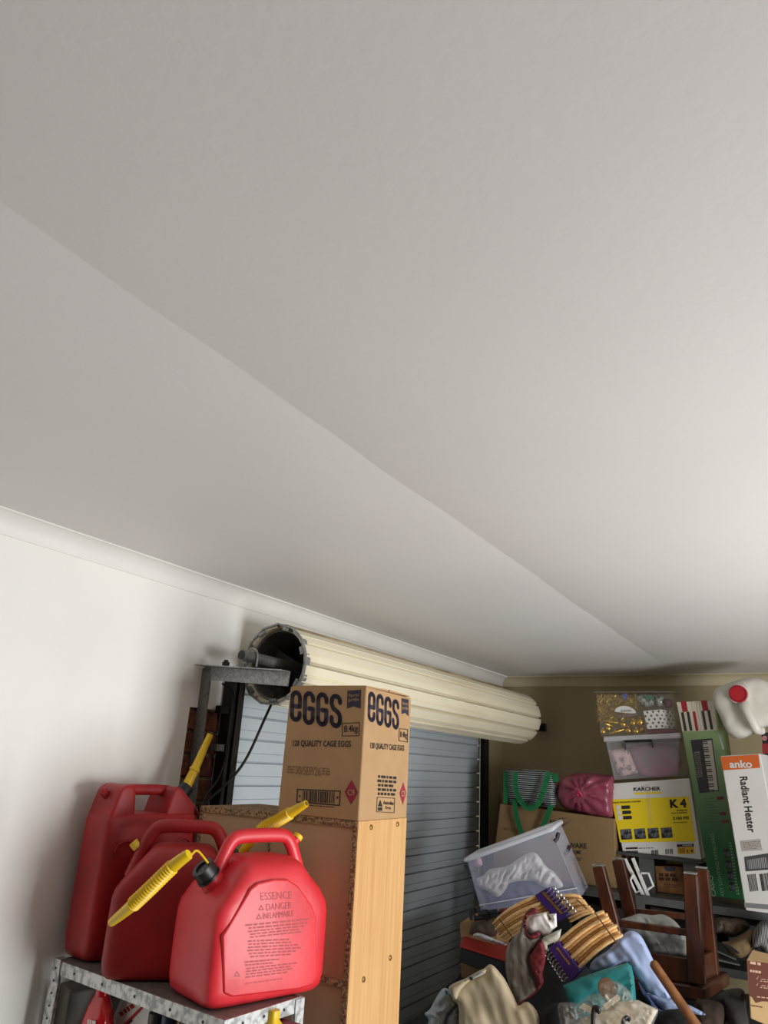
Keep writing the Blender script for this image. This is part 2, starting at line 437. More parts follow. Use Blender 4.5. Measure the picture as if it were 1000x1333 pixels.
# rolled-up curtain: one band per rib
AX, AZ, RR, RY0, RY1 = -1.861, 2.1005, .159, 2.225, 4.86
NB = 12
for i in range(NB):
    b = MB(); ring = []
    t0, t1 = 2 * math.pi * i / NB, 2 * math.pi * (i + 1) / NB
    pr = [(0.0, -.016), (.06, -.016), (.10, 0), (.38, 0.001), (.41, -.005), (.44, -.005), (.47, 0.001), (.90, 0), (.94, -.016), (1, -.016)]
    out = []
    for yy, rr in ((RY0, RR), (RY1, RR + .012)):
        A = [Vector((AX + (rr + d) * math.cos(t0 + (t1 - t0) * s), yy, AZ + (rr + d) * math.sin(t0 + (t1 - t0) * s))) for s, d in pr]
        Bv = [Vector((AX + (rr - .016) * math.cos(t0 + (t1 - t0) * s), yy, AZ + (rr - .016) * math.sin(t0 + (t1 - t0) * s))) for s, d in pr[::-1]]
        out.append(A + Bv)
    b.rings(out)
    b.build('roll_rib', M_rolld if i == 2 else M_roll, door)
NP = 13
def ringpoly(r, yy, n=NP, ph=.1): return [Vector((AX + r * math.cos(2 * math.pi * j / n + ph), yy, AZ + r * math.sin(2 * math.pi * j / n + ph))) for j in range(n)]
b = MB(); b.rings([ringpoly(.154, 2.215), ringpoly(.161, 2.215), ringpoly(.161, 2.245), ringpoly(.154, 2.245)], closed=True)
ring = b.build('end_ring', M_galv, door)
for j in range(7):
    t = 2 * math.pi * j / 7 + .34
    part('rivet_tab', M_galv, ring, lambda b: b.box((AX + .142 * math.cos(t), 2.219, AZ + .142 * math.sin(t)), (.012, .012, .03), Matrix.Rotation(-t, 3, 'Y')))
b = MB(); b.rings([ringpoly(.142, 2.25, 24), ringpoly(.142, 2.5, 24), ringpoly(.134, 2.5, 24), ringpoly(.134, 2.25, 24)], closed=True)
b.build('inner_sleeve', M_galvd, door)
b = MB(); b.lathe([(.134, 0), (.134, .012), (.02, .012), (.02, 0)], (AX, 2.44, AZ), (0, 1, 0), 24)
b.build('drum_wheel', M_blk, door)
for k in range(3):
    t = k * 2.094 + .5
    part('spoke', M_blk, door, lambda b: b.bar((AX + .02 * math.cos(t), 2.40, AZ + .02 * math.sin(t)), (AX + .125 * math.cos(t), 2.36, AZ + .125 * math.sin(t)), .035, .008, (0, 1, 0)))
part('axle', M_galvd, door, lambda b: b.rings([[Vector((AX + .02 * math.cos(t), yy, AZ + .005 + .02 * math.sin(t))) for t in [k * math.pi / 8 for k in range(16)]] for yy in (2.03, 5.02)]), smooth=40)
part('axle_bore', M_blk, door, lambda b: b.lathe([(.0165, 0), (.0165, .002)], (AX, 2.0285, AZ + .005), (0, 1, 0), 16))
b = MB()
b.tube([Vector((AX - .026, 2.09, AZ - .03)), Vector((AX - .026, 2.09, AZ + .01))] + [Vector((AX + .026 * math.cos(t), 2.09, AZ + .012 + .026 * math.sin(t))) for t in [math.pi - k * math.pi / 8 for k in range(9)]] + [Vector((AX + .026, 2.09, AZ - .03))], .004, 6, up=(0, 1, 0))
b.build('u_bolt', M_galv, door, smooth=60)
# galvanised angle bracket carrying the near end
BY = 2.03
def angle_bar(name, a, bb, up, wd=.045, m=M_galvd):
    b = MB(); a, bb = Vector(a), Vector(bb)
    b.bar(a, bb, .004, wd, up); d = (bb - a).normalized(); u = d.cross(Vector(up)).normalized(); v = u.cross(d)
    b.bar(a + u * wd / 2 + v * wd / 2, bb + u * wd / 2 + v * wd / 2, wd, .004, up)
    return b.build(name, m, door)
angle_bar('bracket_arm', (-2.045, BY, 2.043), (-1.625, BY, 2.015), (0, 0, 1), .05, M_galv)
b = MB(); b.bar((-2.03, BY, 2.06), (-2.03, BY + .01, 1.2), .05, .006, (0, 1, 0)); b.bar((-2.045, BY + .02, 2.06), (-2.045, BY + .03, 1.2), .006, .045, (0, 1, 0)); b.build('bracket_leg', M_galvd, door)
part('bracket_bolt', M_steel, door, lambda b: b.lathe([(.014, 0), (.014, .012), (.008, .012), (.008, .02)], (-1.93, BY - .005, 2.068), (0, 0, 1), 8))
# black steel guide and galvanised track at the near side, dark track at the far side
part('guide_post', M_steel, door, lambda b: b.box((-2.02, 2.17, 1.02), (.05, .035, 2.04)))
part('guide_flange', M_steel, door, lambda b: b.box((-1.998, 2.196, 1.02), (.006, .05, 2.04)))
part('guide_track', M_galv, door, lambda b: (b.box((-2.03, 2.235, .97), (.004, .04, 1.94)), b.box((-2.045, 2.255, .97), (.03, .004, 1.94))))
part('guide_clip', M_steel, door, lambda b: b.box((-2.02, 2.135, 1.915), (.03, .05, .028)))
part('guide_clip', M_galvd, door, lambda b: b.box((-2.02, 2.135, 1.775), (.03, .05, .025)))
part('guide_track', M_steel, door, lambda b: (b.box((-2.07, OY1 - .012, 1.0), (.05, .03, 2.0)), b.box((-2.04, OY1 - .05, 1.0), (.006, .06, 2.0))))
part('axle_plate', M_blk, door, lambda b: b.box(at(706, 947, 5.03), (.05, .035, .05)))
# black cables hanging from the roll
def cable(pts, label, r=.006):
    b = MB(); b.tube(bez(pts, 8), r, 6); b.build('cable', M_cable, None, smooth=80, label=label, cat='cable')
cable([(-1.80, 2.2, 2.02), atx(345, 935, -1.90), atx(322, 985, -1.95), atx(300, 1015, -1.97), atx(268, 1045, -1.98), atx(240, 1075, -1.98), (-1.98, 2.0, 1.3), (-1.99, 2.0, 1.0)], 'black cable slanting across the grey slats from inside the roll')
cable([(-1.93, 2.02, 2.0), atx(305, 905, -1.94), atx(300, 960, -1.96), atx(286, 1010, -1.97), atx(262, 1050, -1.97), (-1.96, 1.96, 1.3), (-1.97, 1.97, 1.0)], 'thinner black cable looping down past the dark door guide', .004)

# ================================================================== BOOKCASE AND EGG CARTON
def rz(deg): return Matrix.Rotation(math.radians(deg), 3, 'Z')
YAW = rz(2.5)
NE = Vector((-1.208, 1.889, 0)); ux, uy = YAW @ Vector((1, 0, 0)), YAW @ Vector((0, 1, 0))   # near right corner of bookcase and its axes
CW, CD, CH = .60, .31, 1.59
cb = thing('bookcase', NE - ux * CW / 2 + uy * CD / 2, 'tall beech laminate bookcase turned back-on behind the red fuel cans', 'bookcase')
def cpt(x, y, z): return NE - ux * x + uy * y + Vector((0, 0, z))
def cbox(b, x0, x1, y0, y1, z0, z1):
    b.hexa([cpt(x0, y0, z0), cpt(x1, y0, z0), cpt(x1, y1, z0), cpt(x0, y1, z0), cpt(x0, y0, z1), cpt(x1, y0, z1), cpt(x1, y1, z1), cpt(x0, y1, z1)])
part('side_panel', M_beech, cb, lambda b: cbox(b, 0, .003, .001, CD, 0, CH), label='pale beech laminate side panel')
part('side_core', M_chip, cb, lambda b: cbox(b, .003, .018, 0, CD, 0, CH))
part('side_core', M_chip, cb, lambda b: cbox(b, CW - .018, CW, 0, CD, 0, CH))
part('top_board', M_chip, cb, lambda b: cbox(b, .018, CW - .018, 0, CD, CH - .018, CH))
for zz in (.10, .66, 1.19): part('shelf_board', M_chip, cb, lambda b: cbox(b, .018, CW - .018, 0.0, CD - .02, zz - .016, zz))
for z0_, z1_ in ((.10, .644), (.66, 1.174), (1.19, CH - .018)):
    part('back_panel', M_hard, cb, lambda b: cbox(b, .018, .31, .006, .010, z0_, z1_))
    part('back_panel', M_hard, cb, lambda b: cbox(b, .314, CW - .018, .006, .010, z0_, z1_))
part('joint_strip', M_chip, cb, lambda b: cbox(b, .306, .318, .004, .007, .66, CH - .018))
for (y_, z_) in ((.075, CH - .018), (.245, CH - .016), (.08, 1.19 - .008), (.235, 1.19 + .018)):
    part('screw', M_brass, cb, lambda b: b.lathe([(.0075, 0), (.0075, .002), (.005, .004), (.002, .0045)], cpt(-.0005, y_, z_), ux, 10))

EW, ED, EH = .290, .3095, .3816
egg = thing('egg_carton', cpt(EW / 2, ED / 2, CH), 'brown cardboard egg carton standing on the bookcase', 'box')
def ept(x, y, z): return cpt(x, y, CH + z)
b = MB(); b.hexa([ept(0, 0, 0), ept(EW, 0, 0), ept(EW, ED, 0), ept(0, ED, 0), ept(.0, 0, EH), ept(EW - .004, 0, EH), ept(EW - .004, ED, EH - .004), ept(0, ED, EH - .004)])
b.build('body', M_kraft, egg, bevel=.004, seg=2)
part('top_flap', M_kraft, egg, lambda b: b.hexa([ept(.005, .005, EH), ept(EW - .01, .005, EH), ept(EW - .01, ED / 2 - .003, EH), ept(.005, ED / 2 - .003, EH), ept(.005, .005, EH + .003), ept(EW - .01, .005, EH + .003), ept(EW - .01, ED / 2 - .003, EH + .006), ept(.005, ED / 2 - .003, EH + .006)]))
part('top_flap', M_kraft, egg, lambda b: b.hexa([ept(.005, ED / 2 + .003, EH), ept(EW - .01, ED / 2 + .003, EH), ept(EW - .01, ED - .005, EH), ept(.005, ED - .005, EH), ept(.005, ED / 2 + .003, EH + .007), ept(EW - .01, ED / 2 + .003, EH + .007), ept(EW - .01, ED - .005, EH + .003), ept(.005, ED - .005, EH + .003)]))
PF = (ept(0, 0, 0), -uy); PS = (ept(0, 0, 0), ux)
def c3(x, y): return (340 + x / 4.545, 860 + y / 4.545)
def eggs(pl, TL, TR, BL):
    F = frame(pl, TL, TR, BL, .0012); b = MB()
    arc = lambda cx, cy, rx, ry, a0, a1, n=7: [(cx + rx * math.cos(math.radians(a0 + (a1 - a0) * i / n)), cy + ry * math.sin(math.radians(a0 + (a1 - a0) * i / n))) for i in range(n + 1)]
    def L(i, path, s=1.):
        G = lambda u, v: F((i + .06 + u * .9) / 4, v)
        ribbon(b, G, path, .33, 2.3)
    e = [(.16, .52), (.82, .52), (.82, .3)] + arc(.49, .25, .33, .16, 0, -180) + [(.16, .8)] + arc(.49, .8, .33, .13, 180, 0) + [(.82, .72)]
    g = [(.83, .30)] + arc(.49, .25, .34, .17, 0, -180) + [(.15, .8)] + arc(.49, .82, .34, .16, 180, 0) + [(.83, .55), (.5, .55)]
    s_ = [(.83, .28)] + arc(.49, .24, .34, .15, 0, -180) + [(.17, .36), (.30, .47), (.68, .57), (.82, .68), (.83, .8)] + arc(.49, .82, .34, .16, 0, 180) + [(.15, .74)]
    for i, p in enumerate((e, g, g, s_)): L(i, p)
    return b.build('lettering', M_ink, egg, norm=False)
eggs(PF, c3(172, 168), c3(484, 196), c3(166, 358))
eggs(PS, c3(630, 172), c3(818, 232), c3(626, 358))
def flag(pl, q, big):
    a, b_, c, d = [c3(*p) for p in q]
    mid = ((c[0] + d[0]) / 2, (c[1] + d[1]) / 2 - 3)
    ink([[a, b_, c, mid], [a, mid, d]], pl, M_ink, egg, name='brand_flag')
    ax, ay = a; wx = b_[0] - a[0]; sl = (b_[1] - a[1])
    text('farm', pl, (ax + wx * .1, ay + 4 + sl * .1), (ax + wx * .85, ay + 4 + sl * .8), (ax + wx * .1, ay + 8.4), M_kraft, egg, .0, off=.0018)
    text('pride', pl, (ax + wx * .08, ay + 9.6 + sl * .1), (ax + wx * .85, ay + 9.6 + sl * .8), (ax + wx * .08, ay + 15.6), M_kraft, egg, .0, off=.0018)
flag(PF, ((512, 178), (592, 172), (590, 284), (508, 284)), 1)
flag(PS, ((830, 222), (872, 230), (872, 330), (830, 316)), 0)
def outline(pl, q, wd, m, parent):
    q = [c3(*p) for p in q]; polys = []
    for i in range(4):
        a, b_ = Vector(q[i]), Vector(q[(i + 1) % 4]); d = (b_ - a).normalized() * wd / 2; n = Vector((-d.y, d.x))
        polys.append([tuple(a - d + n), tuple(b_ + d + n), tuple(b_ + d - n), tuple(a - d - n)])
    ink(polys, pl, m, parent, name='print_border')
outline(PF, ((482, 372), (582, 366), (580, 444), (480, 446)), .9, M_inkb, egg)
outline(PS, ((817, 402), (866, 408), (865, 482), (815, 474)), .9, M_inkb, egg)
text('8.4kg', PF, c3(492, 384), c3(574, 380), c3(490, 436), M_inkb, egg, .015)
text('8.4kg', PS, c3(822, 418), c3(862, 424), c3(821, 462), M_inkb, egg, .015)
text('120 QUALITY CAGE EGGS', PF, c3(190, 470), c3(533, 474), c3(188, 512), M_inkb, egg, .02)
text('120 QUALITY CAGE EGGS', PS, c3(646, 484), c3(846, 502), c3(644, 525), M_inkb, egg, .02)
text('30/SEP/26', PF, c3(205, 622), c3(355, 632), c3(203, 672), M_inkf, egg, .0)
lines(PF, c3(155, 618), c3(200, 620), c3(155, 668), 3, M_inkf, egg, 5, words=2)
lines(PF, c3(360, 630), c3(408, 634), c3(360, 676), 3, M_inkf, egg, 6, words=2)
outline(PF, ((216, 762), (468, 772), (464, 856), (212, 836)), 1.5, M_inkb, egg)
bars(PF, c3(248, 770), c3(438, 776), c3(245, 836), 26, M_inkb, egg)
ink([[c3(222, 800), c3(234, 792), c3(232, 812)]], PF, M_inkb, egg); ink([[c3(460, 808), c3(448, 800), c3(448, 822)]], PF, M_inkb, egg)
lines(PF, c3(278, 850), c3(430, 862), c3(278, 860), 1, M_inkb, egg, 8)
def diamond(pl, q, t, sz):
    q = [c3(*p) for p in q]; ink([q], pl, M_inkr, egg, name='grade_diamond')
    cx, cy = (q[0][0] + q[2][0]) / 2, (q[0][1] + q[2][1]) / 2; wx = abs(q[1][0] - q[3][0]); 
    text(t, pl, (cx - wx * .26, cy - 4), (cx + wx * .26, cy - 4 + sz), (cx - wx * .26, cy + 4), M_kraft, egg, .02, off=.0018)
diamond(PF, ((537, 705), (574, 780), (532, 854), (494, 776)), 'C9', .2)
diamond(PS, ((841, 718), (858, 786), (837, 854), (818, 784)), 'C9', .3)
lines(PS, c3(688, 672), c3(800, 682), c3(684, 800), 5, M_inkb, egg, 9, words=5, fill=.6)
outline(PS, ((686, 808), (790, 814), (786, 900), (682, 894)), .8, M_inkb, egg)
text('Australian', PS, c3(722, 828), c3(783, 833), c3(721, 850), M_inkb, egg, .02)
text('Eggs', PS, c3(735, 860), c3(766, 862), c3(735, 884), M_inkb, egg, .02)
ink([[c3(704, 822), c3(718, 864), c3(690, 862)], rect(*c3(690, 868), *c3(716, 888))], PS, M_inkb, egg, name='egg_board_mark')

# ================================================================== METAL SHELF AND FUEL CANS
ZS = 1.1777
SU, SV = Vector((.9965, -.083, 0)).normalized(), Vector((.083, .9965, 0)).normalized()
NC = Vector((-1.2775, 1.481, 0))     # near front corner of the top shelf
SLEN, SDEP = .70, .268
sh = thing('metal_shelf', NC - SU * SLEN / 2 + SV * SDEP / 2, 'galvanised steel shelf holding the red fuel cans', 'shelf')
def spt(a, d, z): return NC - SU * a + SV * d + Vector((0, 0, z))
def sbox(b, a0, a1, d0, d1, z0, z1):
    b.hexa([spt(a0, d0, z0), spt(a1, d0, z0), spt(a1, d1, z0), spt(a0, d1, z0), spt(a0, d0, z1), spt(a1, d0, z1), spt(a1, d1, z1), spt(a0, d1, z1)])
M_spang = mat('spangled_zinc', (208, 210, 208), .45, metal=.4, rgb2=(150, 153, 152), scale=55, lo=.38, hi=.56, detail=3)
for z in (ZS, .80):
    part('shelf_pan', M_galvd, sh, lambda b: sbox(b, .004, SLEN - .004, .004, SDEP - .004, z - .004, z - .001))
    part('front_lip', M_spang, sh, lambda b: sbox(b, 0, SLEN, 0, .003, z - .033, z))
    part('rear_lip', M_spang, sh, lambda b: sbox(b, 0, SLEN, SDEP - .003, SDEP, z - .033, z))
    part('side_lip', M_spang, sh, lambda b: sbox(b, 0, .003, 0, SDEP, z - .033, z))
    part('side_lip', M_spang, sh, lambda b: sbox(b, SLEN - .003, SLEN, 0, SDEP, z - .033, z))
for (a, d, da, dd) in ((SLEN, 0, -1, 1), (SLEN, SDEP, -1, -1), (0, SDEP, 1, -1)):
    pz = ZS + (.004 if a else -.002)
    pst = part('post', M_spang, sh, lambda b: (sbox(b, a, a + da * .032, d - dd * .004, d - dd * .001, 0, pz), sbox(b, a - da * .001, a - da * .004, d - dd * .004, d + dd * .028, 0, pz)))
    for z in (1.16, 1.13, 1.10, 1.07, 1.04, 1.0):
        part('bolt_hole', M_blk, pst, lambda b: b.lathe([(.003, 0), (.003, .0012)], spt(a + da * .016, d - .005 * dd if dd > 0 else d + .0006, z), -SV, 8))
for a in (.07, .19, .33, .47, .60):
    part('bolt_hole', M_blk, sh, lambda b: b.lathe([(.0035, 0), (.0035, .0012)], spt(a, -.0002, ZS - .017), -SV, 8))
for d in (.06, .13, .2):
    part('bolt_hole', M_blk, sh, lambda b: b.lathe([(.0035, 0), (.0035, .0012)], spt(-.0002, d, ZS - .017), SU, 8))

def superring(o, u, v, a, bb, z, n=40, e=5.5, sh_u=0., sh_v=0.):
    out = []
    for j in range(n):
        t = 2 * math.pi * j / n; c, s = math.cos(t), math.sin(t)
        x = math.copysign(abs(c) ** (2 / e), c) * a + sh_u; y = math.copysign(abs(s) ** (2 / e), s) * bb + sh_v
        out.append(o + u * x + v * y + Vector((0, 0, z)))
    return out
def spout(parent, p, L, name='spout', r0=.0165, r1=.0095, ribs=True, m=M_yel):
    """bellows pouring spout along the points p"""
    path = bez(p, 20); n = len(path); rr = []
    for i in range(n):
        t = i / (n - 1); r = r0 + (r1 - r0) * t
        if ribs and .24 < t < .70: r = r0 * .98 + (.0022 if i % 2 else -.002)
        elif t <= .24: r = r0 * .92 - .003 * (1 - t / .24)
        else: r = r0 * .9 + (r1 - r0 * .9) * (t - .70) / .30
        if not ribs: r = r0 + (r1 - r0) * t + (.003 if .30 < t < .36 else 0)
        rr.append(r)
    b = MB(); b.tube(path, rr, 14); o = b.build(name, m, parent, smooth=35)
    d = (path[-1] - path[-2]).normalized()
    part('spout_mouth', M_yeld, o, lambda b: b.lathe([(r1 * .72, 0), (r1 * .72, .0015)], path[-1] - d * .0005, d, 12))
    return o
M_yeld = mat('spout_inside', (120, 92, 20), .6)
def screwcap(parent, o, ax, r=.03, h=.034):
    b = MB(); o = Vector(o); ax = Vector(ax).normalized()
    u = ax.cross(Vector((0, 0, 1))).normalized(); v = ax.cross(u); rs = []
    for hh, k in ((0, 1.12), (.006, 1.12), (.006, 1.0), (h, .97), (h, .62), (h * .85, .6)):
        rs.append([o + ax * hh + (u * math.cos(t) + v * math.sin(t)) * r * (k + (.03 if j % 2 and .8 < k < 1.05 else 0)) for j, t in enumerate([2 * math.pi * q / 32 for q in range(32)])])
    b.rings(rs); return b.build('cap', M_blk, parent, smooth=30)
def squat_can(base, ang, Lh, label, flip=1, m=M_red):
    """20 litre squat fuel can: base = centre of its foot, ang = direction of its long axis in plan"""
    u = Vector((math.cos(ang), math.sin(ang), 0)); v = Vector((-u.y, u.x, 0)); o = Vector(base)
    t = thing('fuel_can', o, label, 'fuel can', 'red plastic fuel cans on the metal shelf')
    prof = [(0, .150, .088), (.004, .163, .100), (.016, .174, .110), (.04, .178, .1145), (.12, .179, .115), (.19, .178, .114), (.212, .173, .1125), (.245, .148, .110), (.275, .122, .106), (.296, .104, .098), (.310, .092, .082), (.319, .078, .060), (.323, .05, .035)]
    b = MB(); k = Lh / .358
    b.rings([superring(o, u, v, a * k, w_, z, e=(8.5 if z < .25 else 5.5)) for z, a, w_ in prof]); body = b.build('body', m, t, smooth=60)
    P = lambda a, z, d=0: o + u * a * flip * k + v * d + Vector((0, 0, z))
    b = MB(); b.tube(bez([P(-.142, .232), P(-.128, .272), P(-.112, .318), P(-.094, .352), P(-.07, .366), P(0, .369), P(.072, .367), P(.098, .352), P(.118, .318), P(.140, .268), P(.156, .225)], 5), .0185, 12, up=v, flat=.85)
    b.build('handle', m, t, smooth=60)
    return t, P, u, v, body
# nearest can, turned with its printed face to the right
u3 = Vector((.28, .96, 0)).normalized(); v3 = Vector((-u3.y, u3.x, 0))
near3 = Vector((-1.334, 1.479, 0)); base3 = near3 + u3 * .180 + v3 * .114 + Vector((0, 0, ZS))
can3, P3, _, _, body3 = squat_can(base3, math.atan2(u3.y, u3.x), .358, 'nearest squat red fuel can with embossed warning text on its side')
capdir = (-u3 * .72 + Vector((0, 0, .70))).normalized()
c0 = P3(-.142, .268)
part('neck', M_red, can3, lambda b: b.lathe([(.036, -.03), (.030, .0), (.030, .012)], c0, capdir, 20), smooth=40)
screwcap(can3, c0 + capdir * .008, capdir, .029, .034)
sp = spout(can3, [at(246, 1112, 1.37), at(225, 1128, 1.36), at(195, 1157, 1.355), at(168, 1182, 1.36), at(145, 1201, 1.37)], .27)
part('strap', M_yel, can3, lambda b: b.tube(bez([at(243, 1118, 1.38), at(250, 1112, 1.40), at(258, 1108, 1.43), P3(-.150, .300)], 5), .0028, 6), smooth=60)
part('vent', M_red, can3, lambda b: b.lathe([(.012, -.012), (.012, .02), (.009, .022)], P3(.112, .345), (u3 * .6 + Vector((0, 0, .7))), 12), smooth=40)
part('vent_cap', M_yel, can3, lambda b: b.lathe([(.014, 0), (.014, .012), (.004, .012)], P3(.112, .345) + (u3 * .6 + Vector((0, 0, .7))).normalized() * .016, (u3 * .6 + Vector((0, 0, .7))), 12), smooth=40)
part('sticker', M_white, can3, lambda b: b.box(P3(.145, .262, -.0155), (.022, .004, .03), Matrix((u3, v3, Vector((0, 0, 1)))).transposed() @ Matrix.Rotation(math.radians(28), 3, 'Y')))
# embossed warning text on a raised panel
PT = (base3 - v3 * .1166, -v3)
def cz(x, y): return (230 + x / 4.4, 1030 + y / 4.4)
b = MB(); b.prism([hit(cz(*q), PT) - v3 * .0004 for q in ((262, 830), (300, 770), (425, 560), (470, 525), (560, 505), (640, 505), (700, 545), (780, 660), (800, 720), (806, 1060), (780, 1110), (700, 1135), (320, 1180), (270, 1160))], v3 * .012)
b.build('raised_panel', M_red, can3, bevel=.005, seg=4, smooth=70)
def cz(x, y): return (230 + x / 4.4, 1030 + y / 4.4)
def cap_lines(): pass
text('ESSENCE', PT, cz(480, 580), cz(658, 572), cz(480, 624), M_redtxt, can3, -.004)
text('DANGER', PT, cz(512, 645), cz(658, 632), cz(512, 684), M_redtxt, can3, -.004)
text('INFLAMMABLE', PT, cz(493, 698), cz(668, 682), cz(493, 732), M_redtxt, can3, -.004)
def tri(x, y, s):
    a = [(x, y - s), (x + s * .95, y + s * .75), (x - s * .95, y + s * .8)]; c = [(x, y - s * .35), (x + s * .42, y + s * .45), (x - s * .42, y + s * .48)]
    ink([[cz(*a[i]), cz(*a[(i + 1) % 3]), cz(*c[(i + 1) % 3]), cz(*c[i])] for i in range(3)], PT, M_redtxt, can3, name='warning_triangle')
tri(483, 667, 19); tri(470, 717, 19); tri(345, 1046, 20)
for (TL, TR, BL, n, sd) in (((388, 758), (765, 722), (388, 778), 1, 1), ((390, 776), (750, 744), (390, 796), 1, 2), ((402, 796), (748, 762), (402, 846), 3, 3), ((402, 850), (712, 836), (400, 958), 6, 4), ((380, 970), (600, 952), (378, 1006), 2, 5), ((382, 1010), (690, 975), (380, 1075), 4, 6), ((384, 1098), (650, 1062), (384, 1108), 1, 7)):
    lines(PT, cz(*TL), cz(*TR), cz(*BL), n, M_redtxt, can3, sd, name='embossed_text', words=11, fill=.5)
# middle can, its face toward the camera
u2 = Vector((.72, .69, 0)).normalized(); v2 = Vector((-u2.y, u2.x, 0))
base2 = Vector((-1.712, 1.470, 0)) + u2 * .172 + v2 * .112 + Vector((0, 0, ZS))
can2, P2, _, _, body2 = squat_can(base2, math.atan2(u2.y, u2.x), .345, 'middle squat red fuel can with yellow spout pointing at the egg carton', m=M_redd)
d2 = (u2 * .72 + Vector((0, 0, .7))).normalized(); c0 = P2(.142, .268)
part('neck', M_redd, can2, lambda b: b.lathe([(.036, -.03), (.030, .0), (.030, .012)], c0, d2, 20), smooth=40)
screwcap(can2, c0 + d2 * .008, d2, .029, .034)
spout(can2, [c0 + d2 * .03, at(338, 1082, 1.79), at(362, 1068, 1.80), at(382, 1056, 1.80), at(399, 1046, 1.80)], .27)
vd = (-u2 * .7 + Vector((0, 0, .7))).normalized()
part('vent', M_redd, can2, lambda b: b.lathe([(.011, -.012), (.011, .012)], P2(-.126, .30), vd, 12), smooth=40)
part('vent_cap', M_yel, can2, lambda b: b.lathe([(.014, 0), (.014, .022), (.004, .022)], P2(-.126, .30) + vd * .010, vd, 6), bevel=.001)
# tall can at the wall
u1 = Vector((.13, .99, 0)).normalized(); v1 = Vector((-u1.y, u1.x, 0))
base1 = Vector((-1.862, 1.553, 0)) + u1 * .170 + v1 * .078 + Vector((0, 0, ZS))
can1 = thing('fuel_can', base1, 'tall slim red fuel can standing against the left wall', 'fuel can', 'red plastic fuel cans on the metal shelf')
P1 = lambda a, z, d=0: base1 + u1 * a + v1 * d + Vector((0, 0, z))
b = MB()
b.rings([superring(base1, u1, v1, a, w_, z, e=6.0) for z, a, w_ in [(0, .145, .055), (.005, .158, .068), (.02, .168, .076), (.05, .171, .079), (.2, .172, .080), (.36, .171, .079), (.375, .168, .076), (.385, .164, .070), (.388, .15, .06)]])
b.build('body', M_redd, can1, smooth=50)
def arch(poly, th, name, par, m, bev=.012):
    b = MB(); b.prism([P1(a, z, -th / 2) for a, z in poly], v1 * th); return b.build(name, m, par, bevel=bev, seg=3, smooth=50)
arch([(-.165, .37), (-.075, .37), (-.085, .462), (-.10, .470), (-.125, .470), (-.142, .455)], .13, 'rear_shoulder', can1, M_redd)
arch([(.03, .37), (.168, .37), (.165, .395), (.085, .462), (.072, .468), (.055, .462)], .13, 'front_shoulder', can1, M_redd)
b = MB(); b.tube([P1(-.11, .452), P1(-.04, .454), P1(.03, .454), P1(.075, .452)], .0165, 12, up=v1, flat=.9); b.build('handle', M_redd, can1, smooth=60)
dn = (u1 * .66 + Vector((0, 0, .75))).normalized(); c0 = P1(.122, .432)
part('neck', M_redd, can1, lambda b: b.lathe([(.034, -.03), (.026, 0), (.026, .012)], c0, dn, 20), smooth=40)
screwcap(can1, c0 + dn * .008, dn, .025, .034)
tipd = (at(274, 956, 1.93) - (c0 + dn * .04))
spout(can1, [c0 + dn * .03, c0 + dn * .04 + tipd * .33, c0 + dn * .04 + tipd * .66, c0 + dn * .04 + tipd], .2, r0=.0175, r1=.0105, ribs=False)
part('vent', M_redd, can1, lambda b: b.lathe([(.013, -.01), (.013, .016), (.009, .022), (.003, .024)], P1(-.15, .44), (-u1 * .8 + Vector((0, 0, .6))), 8), smooth=30)
b = MB()
for s0 in (-.105, .10):
    b.tube([P1(s0 + .035 * math.cos(t), .285 + .03 * math.sin(t), -.081) for t in [math.pi * k / 8 for k in range(9)]], .0025, 5, up=v1)
b.build('embossed_ring', M_redtxt, can1, smooth=60)

# things on the shelf below
SZ2 = .80
def shelf_pos(px, py, d=.12):
    p = at(px, py, 1.60); return Vector((p.x, p.y, SZ2))
M_redg = mat('glossy_red', (206, 24, 30), .15, var=.03, coat=.5)
p = at(131, 1310, 1.575); p.z = SZ2
wb = thing('wash_bottle', p, 'glossy red bottle with black label under the metal shelf', 'bottle')
b = MB(); b.rings([superring(p, Vector((1, 0, 0)), Vector((0, 1, 0)), a, a * .62, z, 20, 3) for z, a in ((0, .045), (.005, .05), (.19, .05), (.215, .05), (.25, .047), (.285, .038), (.305, .028), (.318, .02))]); b.build('body', M_redg, wb, smooth=50)
b = MB(); b.rings([superring(p, Vector((1, 0, 0)), Vector((0, 1, 0)), .0508, .0322, z, 20, 3) for z in (.04, .20)]); b.build('label_wrap', M_blk, wb, smooth=50)
part('lid', M_redg, wb, lambda b: b.lathe([(.02, 0), (.02, .03), (.015, .035)], p + Vector((0, 0, .315)), (0, 0, 1), 14), smooth=40)
pl = (p + Vector((0, -.0328, 0)), Vector((0, -1, 0)))
lines(pl, (114, 1326), (126, 1329), (113, 1336), 1, print_white, wb, 2, words=3, fill=.9)
b = MB(); M_gbox = mat('grey_box_card', (120, 116, 108), .7)
q = at(110, 1305, 1.68); b.box((q.x - .02, 1.68, SZ2 + .145), (.16, .12, .29), rz(-20)); b.build('storage_case', M_gbox, None, bevel=.004, label='grey boxy case behind the red bottle on the lower shelf', cat='case')
b = MB(); M_dbrd = mat('dark_board', (60, 52, 44), .6); b.bar((-1.93, 1.60, SZ2), (-1.90, 1.72, SZ2 + .335), .012, .10, (1, 0, 0)); b.bar((-1.90, 1.58, SZ2), (-1.875, 1.70, SZ2 + .32), .015, .08, (1, 0, 0))
b.build('folded_stand', M_dbrd, None, label='dark folded stand leaning at the wall end of the lower shelf', cat='stand')
lf = thing('leaflet', at(172, 1335, 1.62), 'white leaflet with red print on the lower shelf', 'leaflet')
pl = vplane(172, 1315, 1.62, -10)
